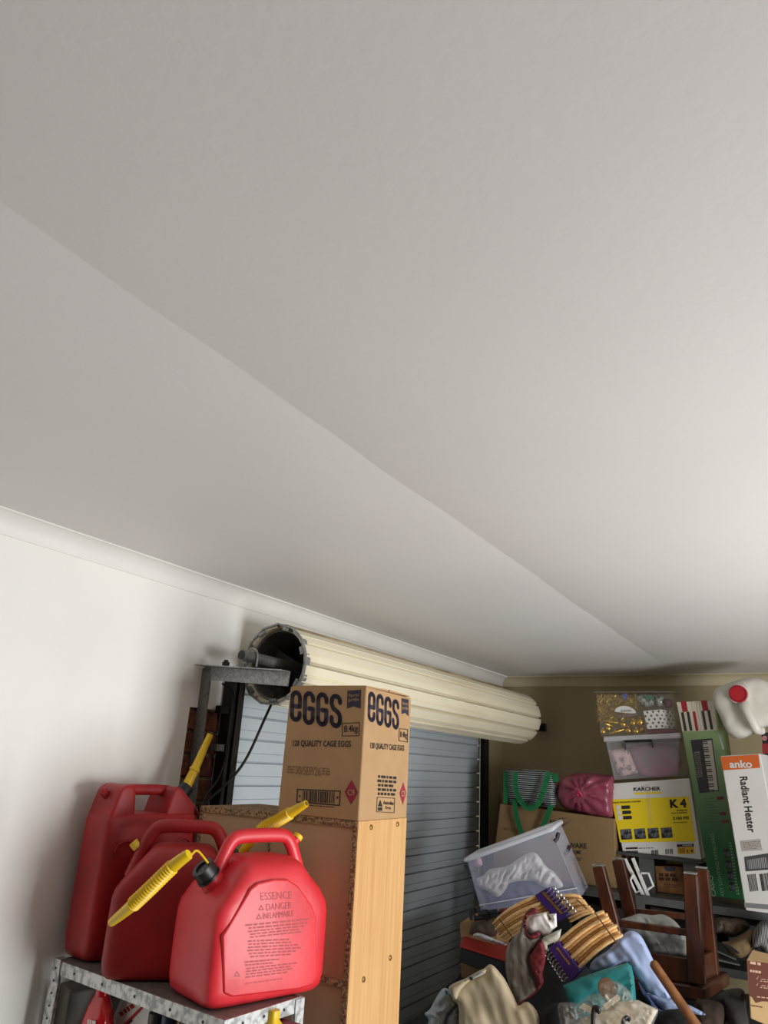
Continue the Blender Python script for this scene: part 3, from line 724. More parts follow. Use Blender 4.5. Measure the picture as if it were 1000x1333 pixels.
b = MB(); f = [hit(q, pl) for q in ((140, 1345), (165, 1292), (212, 1300), (185, 1352))]; b.hexa(f + [q - pl[1] * .003 for q in f]); b.build('sheet', M_white, lf)
ink([[(160, 1334), (192, 1302), (196, 1303), (164, 1336)]], pl, mat('red_print', (190, 30, 40), .6), lf)
lines(pl, (154, 1318), (176, 1303), (158, 1324), 1, MATS['red_print'], lf, 4, words=4, fill=.8)
ink([[(166, 1332), (172, 1326), (173, 1329), (168, 1334)], [(176, 1319), (183, 1313), (183, 1317)]], pl, M_ink, lf)
for i, (px, c, cc, lab) in enumerate(((205, (150, 24, 34), (60, 62, 66), 'small red spray can with grey cap below the middle fuel can'), (222, (30, 44, 84), (40, 52, 90), 'small navy spray can below the middle fuel can'), (246, (122, 20, 28), (20, 20, 22), 'small dark red spray can with black cap under the shelf'))):
    p = at(px, 1316 + i * 3, 1.60); o = Vector((p.x, p.y, SZ2)); t = thing('spray_can', o, lab, 'spray can', 'spray cans on the lower shelf')
    h = p.z - SZ2
    part('can_body', mat('spray_%d' % i, c, .35), t, lambda b: b.lathe([(.024, 0), (.026, .004), (.026, h - .04), (.022, h - .03)], o, (0, 0, 1), 18), smooth=40)
    part('can_cap', mat('spraycap_%d' % i, cc, .35), t, lambda b: b.lathe([(.021, h - .03), (.021, h - .003), (.017, h)], o, (0, 0, 1), 18), smooth=40)
p = at(353, 1326, 1.64); o = Vector((p.x, p.y, SZ2)); h = p.z - SZ2 + .02
t = thing('oil_bottle', o, 'yellow bottle under the near corner of the metal shelf', 'bottle')
part('body', M_yel, t, lambda b: b.rings([superring(o, SU, SV, a, a * .7, z, 20, 3.5) for z, a in ((0, .035), (.005, .04), (h - .06, .04), (h - .03, .03), (h - .02, .02), (h, .02))]), smooth=50)
p = at(388, 1330, 1.70); 
b = MB(); b.box((p.x - .01, p.y - .03, SZ2 + (p.z - SZ2) / 2), (.09, .05, p.z - SZ2)); b.build('small_box', mat('maroon_card', (120, 24, 30), .6), None, bevel=.002, label='small maroon box under the right end of the metal shelf', cat='box')

# ================================================================== RACK AT THE BACK WALL
YK = 4.45
M_rack = mat('grey_rack_steel', (92, 94, 93), .55, metal=.3, var=.1, scale=20)
ZR = at(860, 1168, 4.35).z        # main shelf of the rack
ZL = at(957, 1260, 4.35).z        # lower shelf
rk = thing('steel_rack', (-1.0, 4.65, 0), 'grey steel rack along the back wall loaded with boxes', 'rack')
for z in (ZR, ZL):
    part('shelf_deck', M_rack, rk, lambda b: b.box((-1.0, 4.67, z - .012), (1.76, .70, .024)))
    part('shelf_edge', M_rack, rk, lambda b: b.box((-1.0, 4.315, z - .018), (1.78, .012, .036)))
for x in (-1.88, -.98, -.12):
    for y in (4.31, 5.0): part('upright', M_rack, rk, lambda b: b.box((x, y, .7 if x > -1 or True else 0), (.04, .03, 1.4 if x < -1 else ZR * 2 - 1.4 + .0 if False else 1.4 - (1.4 - ZR) * 2 * 0)) if False else b.box((x, y, ZR / 2), (.04, .03, ZR)))
# raised grey stand under the pressure washer box
ZK = at(861, 1114, YK).z
M_rackd = mat('dark_grey_steel', (74, 76, 76), .6, metal=.3)
ks = thing('box_stand', (at(861, 1114, YK).x, YK + .18, ZR), 'low dark grey stand on the rack carrying the yellow and white box', 'stand')
xa, xb = at(805, 1114, YK).x, at(914, 1114, YK).x
part('stand_top', M_rackd, ks, lambda b: b.box(((xa + xb) / 2, YK + .17, ZK - .008), (xb - xa, .38, .016)))
for px in (842, 900):
    xx = at(px, 1140, YK).x
    part('stand_leg', M_rack, ks, lambda b: b.box((xx, YK + .02, (ZR + ZK - .016) / 2), (.075, .03, ZK - .016 - ZR)))
    part('stand_leg', M_rack, ks, lambda b: b.box((xx, YK + .33, (ZR + ZK - .016) / 2), (.075, .03, ZK - .016 - ZR)))

def solid(name, f, g, m, parent, bevel=.004, **k):
    b = MB(); b.hexa([f[0], f[1], f[2], f[3], g[0], g[1], g[2], g[3]]); return b.build(name, m, parent, bevel=bevel, seg=2, **k)
# --- pressure washer box
M_boxw = mat('white_box_card', (214, 212, 206), .5, var=.03, scale=6)
M_boxy = mat('yellow_box_print', (234, 206, 20), .5, var=.03, scale=6)
M_boxg = mat('grey_photo_print', (96, 100, 104), .5, rgb2=(24, 26, 28), scale=40, lo=.45, hi=.55)
pl, f, g = qbox((794, 1020), (898, 1013), (913, 1113), (811, 1116), YK, 0, .34)
f[0].z = f[1].z = g[0].z = g[1].z = ZK + .001; k4 = thing('washer_box', (f[0] + f[1] + g[0] + g[1]) / 4, 'white and yellow box printed K4, under the lidded plastic bin', 'box')
solid('carton', f, g, M_boxw, k4)
def ck(x, y): return (780 + x / 7.143, 1000 + y / 7.143)
ink([[ck(118, 292), ck(836, 262), ck(896, 680), ck(196, 690)]], pl, M_boxy, k4, off=.0015, name='yellow_panel')
text('KARCHER', pl, ck(322, 178), ck(572, 172), ck(322, 214), M_inkb, k4, .03, off=.002)
ink([[ck(347, 177 - 6), ck(353, 171), ck(353, 175), ck(347, 176)]], pl, M_inkb, k4, off=.002, name='umlaut_dot') if False else None
ink([[ck(394, 163), ck(402, 163), ck(402, 169), ck(394, 169)], [ck(410, 163), ck(418, 163), ck(418, 169), ck(410, 169)]], pl, M_inkb, k4, off=.002, name='umlaut_mark')
ink([[ck(330, 226), ck(580, 218), ck(581, 236), ck(331, 245)]], pl, M_boxy, k4, off=.0015, name='yellow_underline')
text('K 4', pl, ck(655, 290), ck(808, 282), ck(664, 372), M_inkb, k4, .05, off=.0025)
text('PREMIUM', pl, ck(722, 388), ck(818, 384), ck(724, 400), M_inkb, k4, .03, off=.0025)
text('FULL CONTROL', pl, ck(676, 412), ck(822, 404), ck(678, 427), M_inkb, k4, .03, off=.0025)
text('2100 PSI', pl, ck(684, 452), ck(832, 446), ck(688, 482), M_inkb, k4, .03, off=.0025)
lines(pl, ck(690, 500), ck(832, 496), ck(692, 512), 1, M_inkb, k4, 3, off=.0025, words=5)
text('HIGH PRESSURE WASHER', pl, ck(134, 314), ck(390, 300), ck(136, 330), M_inkb, k4, .02, off=.0025)
for i in range(3):
    y0 = 345 + i * 48; x0 = 208 + i * 8
    ink([[ck(x0, y0 + 4), ck(x0 + 76, y0), ck(x0 + 86, y0 + 16), ck(x0 + 78, y0 + 32), ck(x0 + 4, y0 + 36)]], pl, M_inkb, k4, off=.0025, name='feature_tag')
    ink([rect(*ck(x0 - 46, y0), *ck(x0 - 8, y0 + 40))], pl, M_boxw, k4, off=.0025, name='feature_icon')
for i in range(4):
    x0 = 198 + i * 124 + (4 if i else 0); y0 = 566 - i * 5
    ink([[ck(x0, y0 + 4), ck(x0 + 100, y0 - 4), ck(x0 + 114, y0 + 94), ck(x0 + 10, y0 + 100)]], pl, M_boxg, k4, off=.0025, name='photo_panel')
ink([[ck(248, 738), ck(360, 734), ck(362, 750), ck(250, 754)]], pl, M_inkb, k4, off=.0015)
lines(pl, ck(370, 738), ck(520, 734), ck(372, 750), 1, M_boxg, k4, 12, off=.0015, words=5)
lines(pl, ck(252, 768), ck(360, 764), ck(254, 796), 1, M_inkb, k4, 13, off=.0015, words=7, fill=.9)
bars(pl, ck(486, 764), ck(550, 760), ck(490, 808), 9, M_inkb, k4, 4, off=.0015)
bars(pl, ck(616, 752), ck(686, 748), ck(620, 800), 10, M_inkb, k4, 5, off=.0015)
ink([[ck(722, 708), ck(880, 702), ck(884, 728), ck(726, 734)]], pl, M_inkb, k4, off=.0015, name='warning_band')
text('WARNING', pl, ck(775, 712), ck(866, 709), ck(776, 725), M_boxw, k4, .02, off=.0022)
ink([[ck(728, 738), ck(884, 730), ck(890, 794), ck(736, 800)]], pl, mat('amber_print', (220, 170, 30), .5), k4, off=.0015, name='warning_panel')
lines(pl, ck(746, 745), ck(800, 742), ck(748, 788), 3, M_inkb, k4, 14, off=.0022, words=3)
ink([[ck(814, 768), ck(830, 748), ck(826, 768), ck(838, 780), ck(826, 786)], [ck(848, 770), ck(866, 752), ck(874, 768), ck(862, 786), ck(860, 772)]], pl, M_inkb, k4, off=.0022, name='warning_arrow')
part('tape', mat('clear_tape', (208, 200, 180), .2, alpha=.18), k4, lambda b: b.add([hit(ck(*q), pl) + pl[1] * .003 for q in ((425, 150), (470, 148), (500, 520), (470, 530))], [(0, 1, 2, 3)]), norm=False)
# --- lidded translucent bin
M_bin = mat('frosted_plastic', (214, 214, 220), .35, alpha=.13, var=.03)
M_binlid = mat('grey_lid_plastic', (196, 192, 196), .4, alpha=.85, var=.03)
pl, f, g = qbox((789, 966), (885, 961), (883, 1010), (800, 1015), YK + .01, 0, .32)
bn = thing('storage_bin', (f[0] + f[1] + g[0] + g[1]) / 4, 'lidded translucent storage bin with black handle on the K4 box', 'bin')
def shell(b, f, g, t=.004):
    """open tub: four walls and a bottom, from front and back quads (BL, BR, TR, TL)"""
    for q in ((f[0], f[1], f[2], f[3]), (g[1], g[0], g[3], g[2]), (g[0], f[0], f[3], g[3]), (f[1], g[1], g[2], f[2]), (g[0], g[1], f[1], f[0])):
        n = (q[1] - q[0]).cross(q[3] - q[0]).normalized() * t; b.hexa(list(q) + [p - n for p in q])
b = MB(); shell(b, f, g); b.build('tub', M_bin, bn)
lf_, rg = f[3] + Vector((-.012, -.012, 0)), f[2] + Vector((.012, -.012, 0))
b = MB(); lb, rb = g[3] + Vector((-.012, .012, 0)), g[2] + Vector((.012, .012, 0))
b.hexa([lf_, rg, rb, lb] + [p + Vector((0, 0, .03)) for p in (lf_, rg, rb, lb)]); b.build('lid', M_binlid, bn, bevel=.006, seg=2)
def cb_(x, y): return (765 + x / 7.407, 885 + y / 7.407)
ph = (pl[0] + pl[1] * .014, pl[1])
b = MB(); b.tube([hit(cb_(*q), ph) for q in ((366, 672), (358, 594), (622, 584), (632, 655))], .007, 8, up=(0, 1, 0)); b.build('handle', M_blk, bn, smooth=40)
M_flor = mat('floral_fabric', (226, 190, 186), .8, rgb2=(120, 112, 116), scale=28, lo=.38, hi=.5)
M_pinkc = mat('pink_cloth', (176, 96, 116), .85, rgb2=(150, 130, 140), scale=10)
soft('cloth', [cb_(*q) for q in ((205, 680), (385, 650), (488, 895), (305, 940))], YK + .05, M_flor, None, thick=.02, back=.03, edge=4, sharp=True, fold=.004, label='folded floral fabric inside the lidded translucent bin', cat='cloth')
soft('cloth', [cb_(*q) for q in ((410, 650), (860, 640), (855, 910), (500, 920))], YK + .09, M_pinkc, None, thick=.03, back=.12, edge=6, label='pink cloth inside the lidded translucent bin', cat='cloth', fold=.015)
# --- clear box of gold decorations
ZG = f[3].z + .03
M_clear = mat('clear_plastic', (224, 222, 214), .08, alpha=.04, var=.02)
M_clearl = mat('clear_lid', (150, 148, 136), .2, alpha=.3, var=.02)
pg, fg, gg = qbox((776, 904), (876, 903), (884, 953), (783, 958), YK, 0, .28)
for q in fg + gg: pass
dz = ZG - min(q.z for q in fg[:2]) + .001
fg = [q + Vector((0, 0, dz * .6)) for q in fg]; gg = [q + Vector((0, 0, dz * .6)) for q in gg]
for q in fg[:2] + gg[:2]: q.z = ZG + .001
gb = thing('decoration_box', (fg[0] + fg[1] + gg[0] + gg[1]) / 4, 'clear plastic box of gold Christmas decorations on top of the bin', 'box')
b = MB(); shell(b, fg, gg, .002); b.build('tub', M_clear, gb)
b = MB(); tq = [fg[3] + Vector((-.01, -.01, .012)), fg[2] + Vector((.0, -.02, .006)), gg[2] + Vector((.01, .01, .03)), gg[3] + Vector((-.01, .01, .006))]
b.hexa(tq + [p + Vector((0, 0, .008)) for p in tq]); b.build('lid', M_clearl, gb, bevel=.002)
M_gold = mat('gold_foil', (240, 200, 80), .3, metal=.3, rgb2=(150, 112, 26), scale=60, lo=.3, hi=.7)
M_gold2 = mat('gold_shiny', (226, 184, 70), .2, metal=.8, var=.1)
b = MB(); R = random.Random(5)
for i in range(1500):
    p = hit(cb_(R.uniform(95, 480), R.uniform(150, 400)), (pg[0] - pg[1] * R.uniform(.012, .2), pg[1])); d = Vector((R.uniform(-1, 1), R.uniform(-1, 1), R.uniform(-1, 1))).normalized(); u = d.orthogonal().normalized()
    L = R.uniform(.012, .03); wv = .0016; b.add([p - u * wv, p + u * wv, p + d * L + u * wv * .3, p + d * L - u * wv * .3], [(0, 1, 2, 3)])
b.build('tinsel', M_gold, None, norm=False, kind='stuff', label='tangled gold tinsel filling the clear decoration box', cat='tinsel')
BL_ = ('gold bauble in the lower left corner of the clear decoration box', 'gold bauble just above the lower left corner one in the decoration box', 'large gold bauble at the bottom middle of the clear decoration box',
       'gold bauble between the bottom middle one and the maroon gift box', 'largest gold bauble, left of the dotted gift box', 'gold bauble tucked at the lower left corner of the dotted gift box',
       'gold bauble under the left half of the white label', 'gold bauble under the right half of the white label', 'small gold bauble on the bottom behind the slanting icicle')
for i, (x, y, r) in enumerate(((150, 500, 28), (202, 468, 26), (395, 490, 36), (470, 498, 30), (508, 408, 38), (524, 480, 30), (345, 430, 30), (440, 415, 30), (270, 500, 26))):
    p = hit(cb_(x, y), (pg[0] - pg[1] * (.045 + .012 * (i % 3)), pg[1])); rr = r / 7.407 * .0047
    t = thing('bauble', p - Vector((0, 0, rr)), BL_[i], 'bauble', 'gold baubles in the decoration box')
    part('ball', M_gold2, t, lambda b: b.lathe([(rr * math.sin(a), -rr * math.cos(a)) for a in [math.pi * k / 8 for k in range(9)]], p, (0, 0, 1), 14), smooth=60)
    part('hanger_cap', M_gold, t, lambda b: b.lathe([(rr * .25, 0), (rr * .25, rr * .3)], p + Vector((0, 0, rr * .92)), (0, 0, 1), 8))
for i, (x0, y0, x1, y1) in enumerate(((150, 395, 330, 420), (160, 420, 260, 450), (200, 525, 370, 470))):
    a, c = hit(cb_(x0, y0), (pg[0] - pg[1] * .03, pg[1])), hit(cb_(x1, y1), (pg[0] - pg[1] * .07, pg[1]))
    b = MB(); b.tube([a, a.lerp(c, .3), a.lerp(c, .8), c], [.003, .008, .007, .002], 8); b.build('icicle_ornament', M_gold2, None, smooth=50, label=('long gold icicle ornament above the baubles in the clear box', 'short gold icicle ornament under the long one in the clear box', 'gold icicle ornament slanting along the bottom of the clear box')[i], cat='ornament', group='gold icicles in the decoration box')
M_dot = mat('dotted_paper', (230, 226, 216), .6, rgb2=(96, 84, 60), kind='dots', scale=34, lo=.26, hi=.30)
pq = (pg[0] - pg[1] * .02, pg[1])
gf = [hit(cb_(*q), pq) for q in ((575, 475), (720, 468), (700, 285), (535, 300))]; gk = [p + Vector((.055, .09, 0)) for p in gf]
gt = thing('gift_box', (gf[0] + gf[1] + gk[0] + gk[1]) / 4, 'white gift box with gold dots inside the decoration box', 'gift box')
b = MB(); b.hexa(gf + gk); b.build('carton', M_print, gt, bevel=.002)
def dots(A, B, C_, nu, nv, r):
    n_ = (B - A).cross(C_ - A).normalized(); n_ = n_ if n_.dot(EYE - A) > 0 else -n_; bb = MB(); e1 = (B - A).normalized(); e2 = n_.cross(e1)
    for i in range(nu):
        for j in range(nv):
            c_ = A + (B - A) * ((i + (.25 if j % 2 else .7)) / nu) + (C_ - A) * ((j + .5) / nv) + n_ * .001
            bb.add([c_ + (e1 * math.cos(k * math.pi / 4) + e2 * math.sin(k * math.pi / 4)) * r for k in range(8)], [tuple(range(8))])
    bb.build('dot_print', mat('gold_dot', (110, 96, 66), .5), gt, norm=False)
dots(gf[3], gf[2], gf[0], 3, 5, .0065); dots(gf[2], gk[2], gf[1], 3, 5, .006)
b = MB(); gf = [hit(cb_(*q), (pg[0] - pg[1] * .015, pg[1])) for q in ((575, 522), (850, 508), (835, 470), (572, 482))]; b.hexa(gf + [p + Vector((0, .1, 0)) for p in gf]); b.build('gift_box', mat('maroon_gift', (92, 34, 40), .5), None, label='flat maroon gift box under the dotted one', cat='gift box')
b = MB(); b.add([hit(cb_(*q), (pg[0] - pg[1] * .006, pg[1])) for q in [(365 + 104 * math.cos(t), 318 - 66 * math.sin(t) + 10 * math.cos(t)) for t in [math.pi * k / 12 for k in range(13)]]], [tuple(range(13))])
b.build('label_card', M_white, gb, norm=False)
b = MB(); b.add([hit(cb_(*q), (pg[0] - pg[1] * .005, pg[1])) for q in ((285, 340), (480, 318), (480, 345), (300, 368))], [(0, 1, 2, 3)]); b.build('label_strip', mat('label_brown', (112, 92, 84), .6), gb, norm=False)
lines((pg[0] - pg[1] * .004, pg[1]), cb_(320, 292), cb_(430, 286), cb_(322, 312), 2, M_inkf, gb, 31, words=4)
b = MB(); b.add([hit(cb_(*q), (pg[0] - pg[1] * .005, pg[1])) for q in ((335, 140), (378, 132), (382, 170), (366, 200), (350, 178))], [(0, 1, 2, 3, 4)]); b.build('blue_tag', mat('blue_tag', (60, 90, 170), .5), gb, norm=False)
M_foil = mat('silver_foil', (190, 196, 186), .2, metal=.5, rgb2=(90, 100, 86), scale=50, lo=.4, hi=.6)
for (pts, lab, m_) in ((((470, 165), (560, 140), (640, 180), (650, 235), (560, 262), (490, 225)), 'clear packet of silver ornaments at the top of the decoration box', M_foil), (((650, 160), (720, 150), (735, 230), (680, 260), (648, 230)), 'crumpled clear packet beside the silver ornaments', M_foil), (((735, 190), (800, 185), (828, 235), (800, 270), (748, 262)), 'dull red ribbon bunch in the corner of the decoration box', mat('ribbon_red', (130, 50, 52), .5, rgb2=(70, 50, 46), scale=30))):
    soft('ornament_packet', [cb_(*q) for q in pts], YK + .05, m_, None, thick=.02, back=.03, edge=5, step=2.5, fold=.01, freq=.4, label=lab, cat='packet')
ink([[cb_(560, 155), cb_(635, 150), cb_(636, 190), cb_(562, 194)]], (pg[0] - pg[1] * .02, pg[1]), mat('green_tag', (50, 110, 80), .5), gb, name='green_tag')

# --- keyboard box, leaning left
M_casio = mat('green_box_print', (112, 142, 92), .5, rgb2=(40, 92, 54), scale=1.4, stretch=(1, 1, 1.3), lo=.25, hi=.75, detail=0)
def gradz(name, c_lo, c_hi, z0, z1, rough=.5):
    m = mat(name, c_lo, rough); nt = m.node_tree; N = nt.nodes; L = nt.links
    g = N.new('ShaderNodeNewGeometry') if False else N.new('ShaderNodeTexCoord'); sp = N.new('ShaderNodeSeparateXYZ'); mr = N.new('ShaderNodeMapRange')
    mr.inputs['From Min'].default_value = z0; mr.inputs['From Max'].default_value = z1
    r = N.new('ShaderNodeValToRGB'); r.color_ramp.elements[0].color = (*lin(c_lo), 1); r.color_ramp.elements[1].color = (*lin(c_hi), 1)
    L.new(g.outputs['Object'], sp.inputs[0]); L.new(sp.outputs[2], mr.inputs[0]); L.new(mr.outputs[0], r.inputs[0])
    L.new(r.outputs[0], N['Principled BSDF'].inputs['Base Color']); return m
M_casio = gradz('printed_green_fade', (30, 96, 52), (150, 174, 122), .25, .85)
pl, f, g = qbox((881, 914), (931, 911), (969, 1172), (927, 1167), 4.40, -12, .13)
kb = thing('keyboard_box', (f[0] + f[1] + g[0] + g[1]) / 4, 'tall green music keyboard box leaning beside the K4 box', 'box')
solid('carton', f, g, M_casio, kb)
def cc(x, y): return (870 + x / 4.169, 880 + y / 4.169)
ink([[cc(46, 142), cc(248, 134), cc(268, 294), cc(78, 302)]], pl, mat('key_white', (222, 214, 196), .5), kb, off=.0015, name='key_band')
M_kred, M_kdark = mat('key_red', (170, 36, 50), .5), mat('key_dark', (58, 50, 46), .5)
for (x0, y0, wd, h, m_, sl) in ((68, 138, 30, 58, M_kred, .19), (178, 134, 32, 56, M_kred, .19), (70, 198, 15, 102, M_kdark, .18), (100, 196, 15, 102, M_kdark, .18), (132, 194, 16, 104, M_kred, .18), (180, 190, 15, 104, M_kdark, .18), (212, 186, 15, 106, M_kdark, .18)):
    ink([[cc(x0, y0), cc(x0 + wd, y0 - 2), cc(x0 + wd + h * sl, y0 + h - 2), cc(x0 + h * sl, y0 + h)]], pl, m_, kb, off=.0022, name='printed_key')
M_kline = mat('key_line', (120, 110, 96), .5)
for x in (125, 150, 166): ink([[cc(x, 140), cc(x + 1.5, 140), cc(x + 30, 298), cc(x + 28.5, 298)]], pl, M_kline, kb, off=.002, name='key_gap')
ink([[cc(122, 348), cc(240, 338), cc(278, 624), cc(170, 636)]], pl, mat('keyboard_print', (52, 50, 58), .5), kb, off=.0015, name='keyboard_picture')
ink([[cc(186, 352), cc(236, 348), cc(272, 618), cc(226, 626)]], pl, mat('keys_print', (196, 192, 178), .5), kb, off=.0022, name='keys_picture')
b = MB()
F = frame(pl, cc(186, 352), cc(214, 350), cc(226, 626), .0028)
for i in range(25):
    if i % 7 in (2, 6): continue
    b.add([F(.0, (i + .2) / 25), F(1., (i + .2) / 25), F(1., (i + .75) / 25), F(0, (i + .75) / 25)], [(0, 1, 2, 3)])
b.build('black_keys_picture', M_kdark, kb, norm=False)
ink([[cc(140, 412), cc(172, 408), cc(190, 545), cc(160, 552)]], pl, mat('panel_print', (120, 118, 112), .5), kb, off=.0022, name='panel_picture')
lines(pl, cc(142, 420), cc(170, 416), cc(162, 545), 12, M_kdark, kb, 41, off=.0028, words=3)
M_gtext = mat('pale_green_print', (140, 170, 130), .6)
for (x, y) in ((265, 655), (278, 740), (292, 782)):
    ink([[cc(x, y), cc(x + 34, y - 3), cc(x + 38, y + 14), cc(x + 3, y + 18)]], pl, mat('maroon_tag_print', (110, 50, 52), .6), kb, off=.0015, name='red_tag')
lines(pl, cc(200, 660), cc(262, 656), cc(226, 850), 12, mat('mid_green_print', (70, 112, 70), .6), kb, 42, words=4, fill=.35)
text('CASIO', pl, cc(236, 1196), cc(216, 1082), cc(262, 1196), M_gtext, kb, .02, off=.002)
text('KEY LIGHTING KEYBOARD', pl, cc(288, 1196), cc(230, 858), cc(306, 1192), M_gtext, kb, .0, off=.002)
for i, (x, y) in enumerate(((300, 940), (310, 1000), (320, 1060), (328, 1120))):
    ink([[cc(x, y), cc(x + 28, y - 3), cc(x + 36, y + 44), cc(x + 8, y + 48)]], pl, M_boxg, kb, off=.002, name='small_photo')
lines(pl, cc(330, 900), cc(345, 898), cc(372, 1190), 18, M_gtext, kb, 43, words=2)
ink([[cc(268, 296), cc(282, 330), cc(305, 395), cc(296, 400), cc(278, 330)]], pl, mat('white_tape', (206, 206, 206), .3), kb, off=.002, name='tape_corner')  # pale piece of white tape at the box edge
# --- heater box
pl, f, g = qbox((938, 984), (990, 981), (1030, 1193), (971, 1185), 4.05, -8, .16)
hb = thing('heater_box', (f[0] + f[1] + g[0] + g[1]) / 4, 'tall white heater box with orange top band, right of the green box', 'box')
solid('carton', f, g, M_boxw, hb)
ink([[cc(284, 438), cc(490, 426), cc(500, 498), cc(298, 512)]], pl, mat('orange_print', (206, 98, 38), .5), hb, off=.0015, name='orange_band')
text('anko', pl, cc(330, 458), cc(452, 456), cc(336, 500), M_boxw, hb, .03, off=.0025)
text('Radiant Heater', pl, cc(430, 545), cc(478, 848), cc(388, 548), M_inkb, hb, .015, off=.002)
ink([[cc(392, 895), cc(500, 885), cc(512, 945), cc(402, 952)]], pl, mat('pale_grey_print', (176, 172, 168), .5), hb, off=.0015, name='spec_label')
lines(pl, cc(402, 900), cc(500, 892), cc(408, 945), 5, M_inkf, hb, 51, off=.0022, words=5, fill=.3)
ink([[cc(414, 982), cc(545, 962), cc(558, 1050), cc(422, 1060)]], pl, mat('heater_print', (70, 70, 72), .5), hb, off=.0015, name='heater_picture')
ink([[cc(428, 998), cc(535, 982), cc(545, 1040), cc(436, 1048)]], pl, mat('heater_grille', (150, 150, 150), .5, kind='stripe', rgb2=(70, 70, 70), scale=40), hb, off=.0022, name='grille_picture')
bars(pl, cc(430, 1078), cc(476, 1072), cc(446, 1170), 10, M_inkb, hb, 6, off=.0015)
bars(pl, cc(496, 1075), cc(545, 1068), cc(512, 1168), 10, M_inkb, hb, 7, off=.0015)
ink([[cc(412, 1230), cc(560, 1242), cc(562, 1268), cc(416, 1256)]], pl, mat('grey_band', (130, 130, 130), .5), hb, off=.0015, name='grey_band')
# --- dark red box at the edge of the frame
pl, f, g = qbox((991, 954), (1040, 950), (1052, 1035), (996, 1040), 4.25, 0, .2)
db = thing('dark_box', (f[0] + f[1] + g[0] + g[1]) / 4, 'black and red printed box behind the heater box at the right edge', 'box')
# stands on the rack
low = [Vector((p.x + .03, p.y, ZR)) for p in (f[0], f[1], g[1], g[0])]
b = MB(); b.hexa(low + [f[3], f[2], g[2], g[3]]); b.build('carton', mat('black_box', (30, 26, 28), .5), db, bevel=.003)
ink([[(992, 968), (1042, 966), (1044, 979), (993, 981)]], (pl[0] + pl[1] * .012, pl[1]), mat('red_box_band', (140, 24, 34), .5), db, name='red_band')
ink([[(995, 988), (1044, 986), (1046, 1030), (998, 1032)]], (pl[0] + pl[1] * .012, pl[1]), M_boxg, db, name='photo_panel')
b = MB(); F = lambda t: (995.5 + 3.4 * math.cos(t), 961 + 3.4 * math.sin(t))
ink([[F(k * math.pi / 6) for k in range(12)]], (pl[0] + pl[1] * .012, pl[1]), mat('pink_mark', (170, 110, 116), .5), db, name='round_mark')

# --- white plastic jerry can lying with its top to the room
M_wplas = mat('milky_plastic', (222, 218, 206), .4, var=.04, scale=5, bump=.1, bscale=12)
wc_pts = [(928, 908), (931, 897), (942, 892), (958, 886), (972, 882), (985, 882), (1000, 888), (1013, 902), (1022, 922), (1014, 938), (998, 947), (978, 957), (962, 962), (950, 957), (943, 946), (937, 932), (931, 920)]
wc = thing('water_can', at(975, 960, 4.35), 'white plastic jerry can with red screw cap, lying on top of the boxes', 'jerry can')
soft('body', wc_pts, 4.30, M_wplas, wc, thick=.035, back=.20, edge=20, fold=.006, freq=.05, asp=1, step=4)
cp = at(961.5, 903, 4.235); ax = (EYE - cp).normalized() * .8 + Vector((0, -.5, -.1)); ax.normalize()
part('neck', M_wplas, wc, lambda b: b.lathe([(.058, -.04), (.052, .0), (.049, .012)], cp, ax, 20), smooth=50)
part('cap', mat('red_cap', (168, 22, 36), .4), wc, lambda b: b.lathe([(.044, .008), (.045, .012), (.044, .030), (.038, .034), (.036, .028), (.004, .028)], cp, ax, 24), smooth=35)
b = MB(); b.tube(bez([at(968, 914, 4.25), at(972, 925, 4.215), at(980, 940, 4.21), at(986, 950, 4.225), at(992, 951, 4.25)], 5), [.026] * 5 + [.024] * 11 + [.021] * 5, 10); b.build('handle', M_wplas, wc, smooth=60)

# --- moving carton, bag and pink sack
M_mcard = M_kraftd
pl, f, g = qbox((651, 1046), (800, 1066), (802, 1142), (640, 1142), 4.42, 0, .50)
for q in f[:2]: q.z = ZR + .002
f[3].y += .0; g = [Vector((p.x, p.y + .5, p.z)) for p in f]
mb = thing('moving_carton', (f[0] + f[1] + g[0] + g[1]) / 4, 'large brown moving carton behind the tilted tub', 'box')
solid('carton', f, g, M_mcard, mb, bevel=.006)
def cm(x, y): return (640 + x / 6.25, 990 + y / 6.25)
text('MEDIUM', pl, cm(98, 540), cm(222, 562), cm(98, 566), M_inkf, mb, .02)
text('IS', pl, cm(478, 482), cm(532, 486), cm(474, 540), M_inkb, mb, .03)
ink([[cm(545, 470), cm(632, 464), cm(548, 478)], [cm(545, 545), cm(665, 474), cm(672, 470), cm(550, 556)]], pl, M_ink, mb, name='swoosh')
def ell(cx, cy, rx, ry, w_, pl, par, m_, n=20):
    pts = [(cx + rx * math.cos(t), cy + ry * math.sin(t)) for t in [2 * math.pi * k / n for k in range(n)]]; pi_ = [(cx + (rx - w_) * math.cos(t), cy + (ry - w_) * math.sin(t)) for t in [2 * math.pi * k / n for k in range(n)]]
    ink([[pts[k], pts[(k + 1) % n], pi_[(k + 1) % n], pi_[k]] for k in range(n)], pl, m_, par, name='oval_logo')
ell(665, 1062, 9, 7, 1, pl, mb, M_inkf)
def cq(x, y): return (640 + x / 5.556, 980 + y / 5.556)
text('WARE', pl, cq(556, 648), cq(688, 655), cq(556, 686), M_inkb, mb, .03)
text('T DOME', pl, cq(556, 702), cq(648, 706), cq(556, 730), M_inkb, mb, .02)
lines(pl, cq(560, 750), cq(650, 756), cq(560, 780), 2, M_inkb, mb, 61, words=4, fill=.4)
M_green = mat('green_webbing', (22, 120, 66), .7, var=.08)
sb = thing('shopping_bag', at(695, 1050, 4.6), 'striped green-handled shopping bag lying on the moving carton', 'bag')
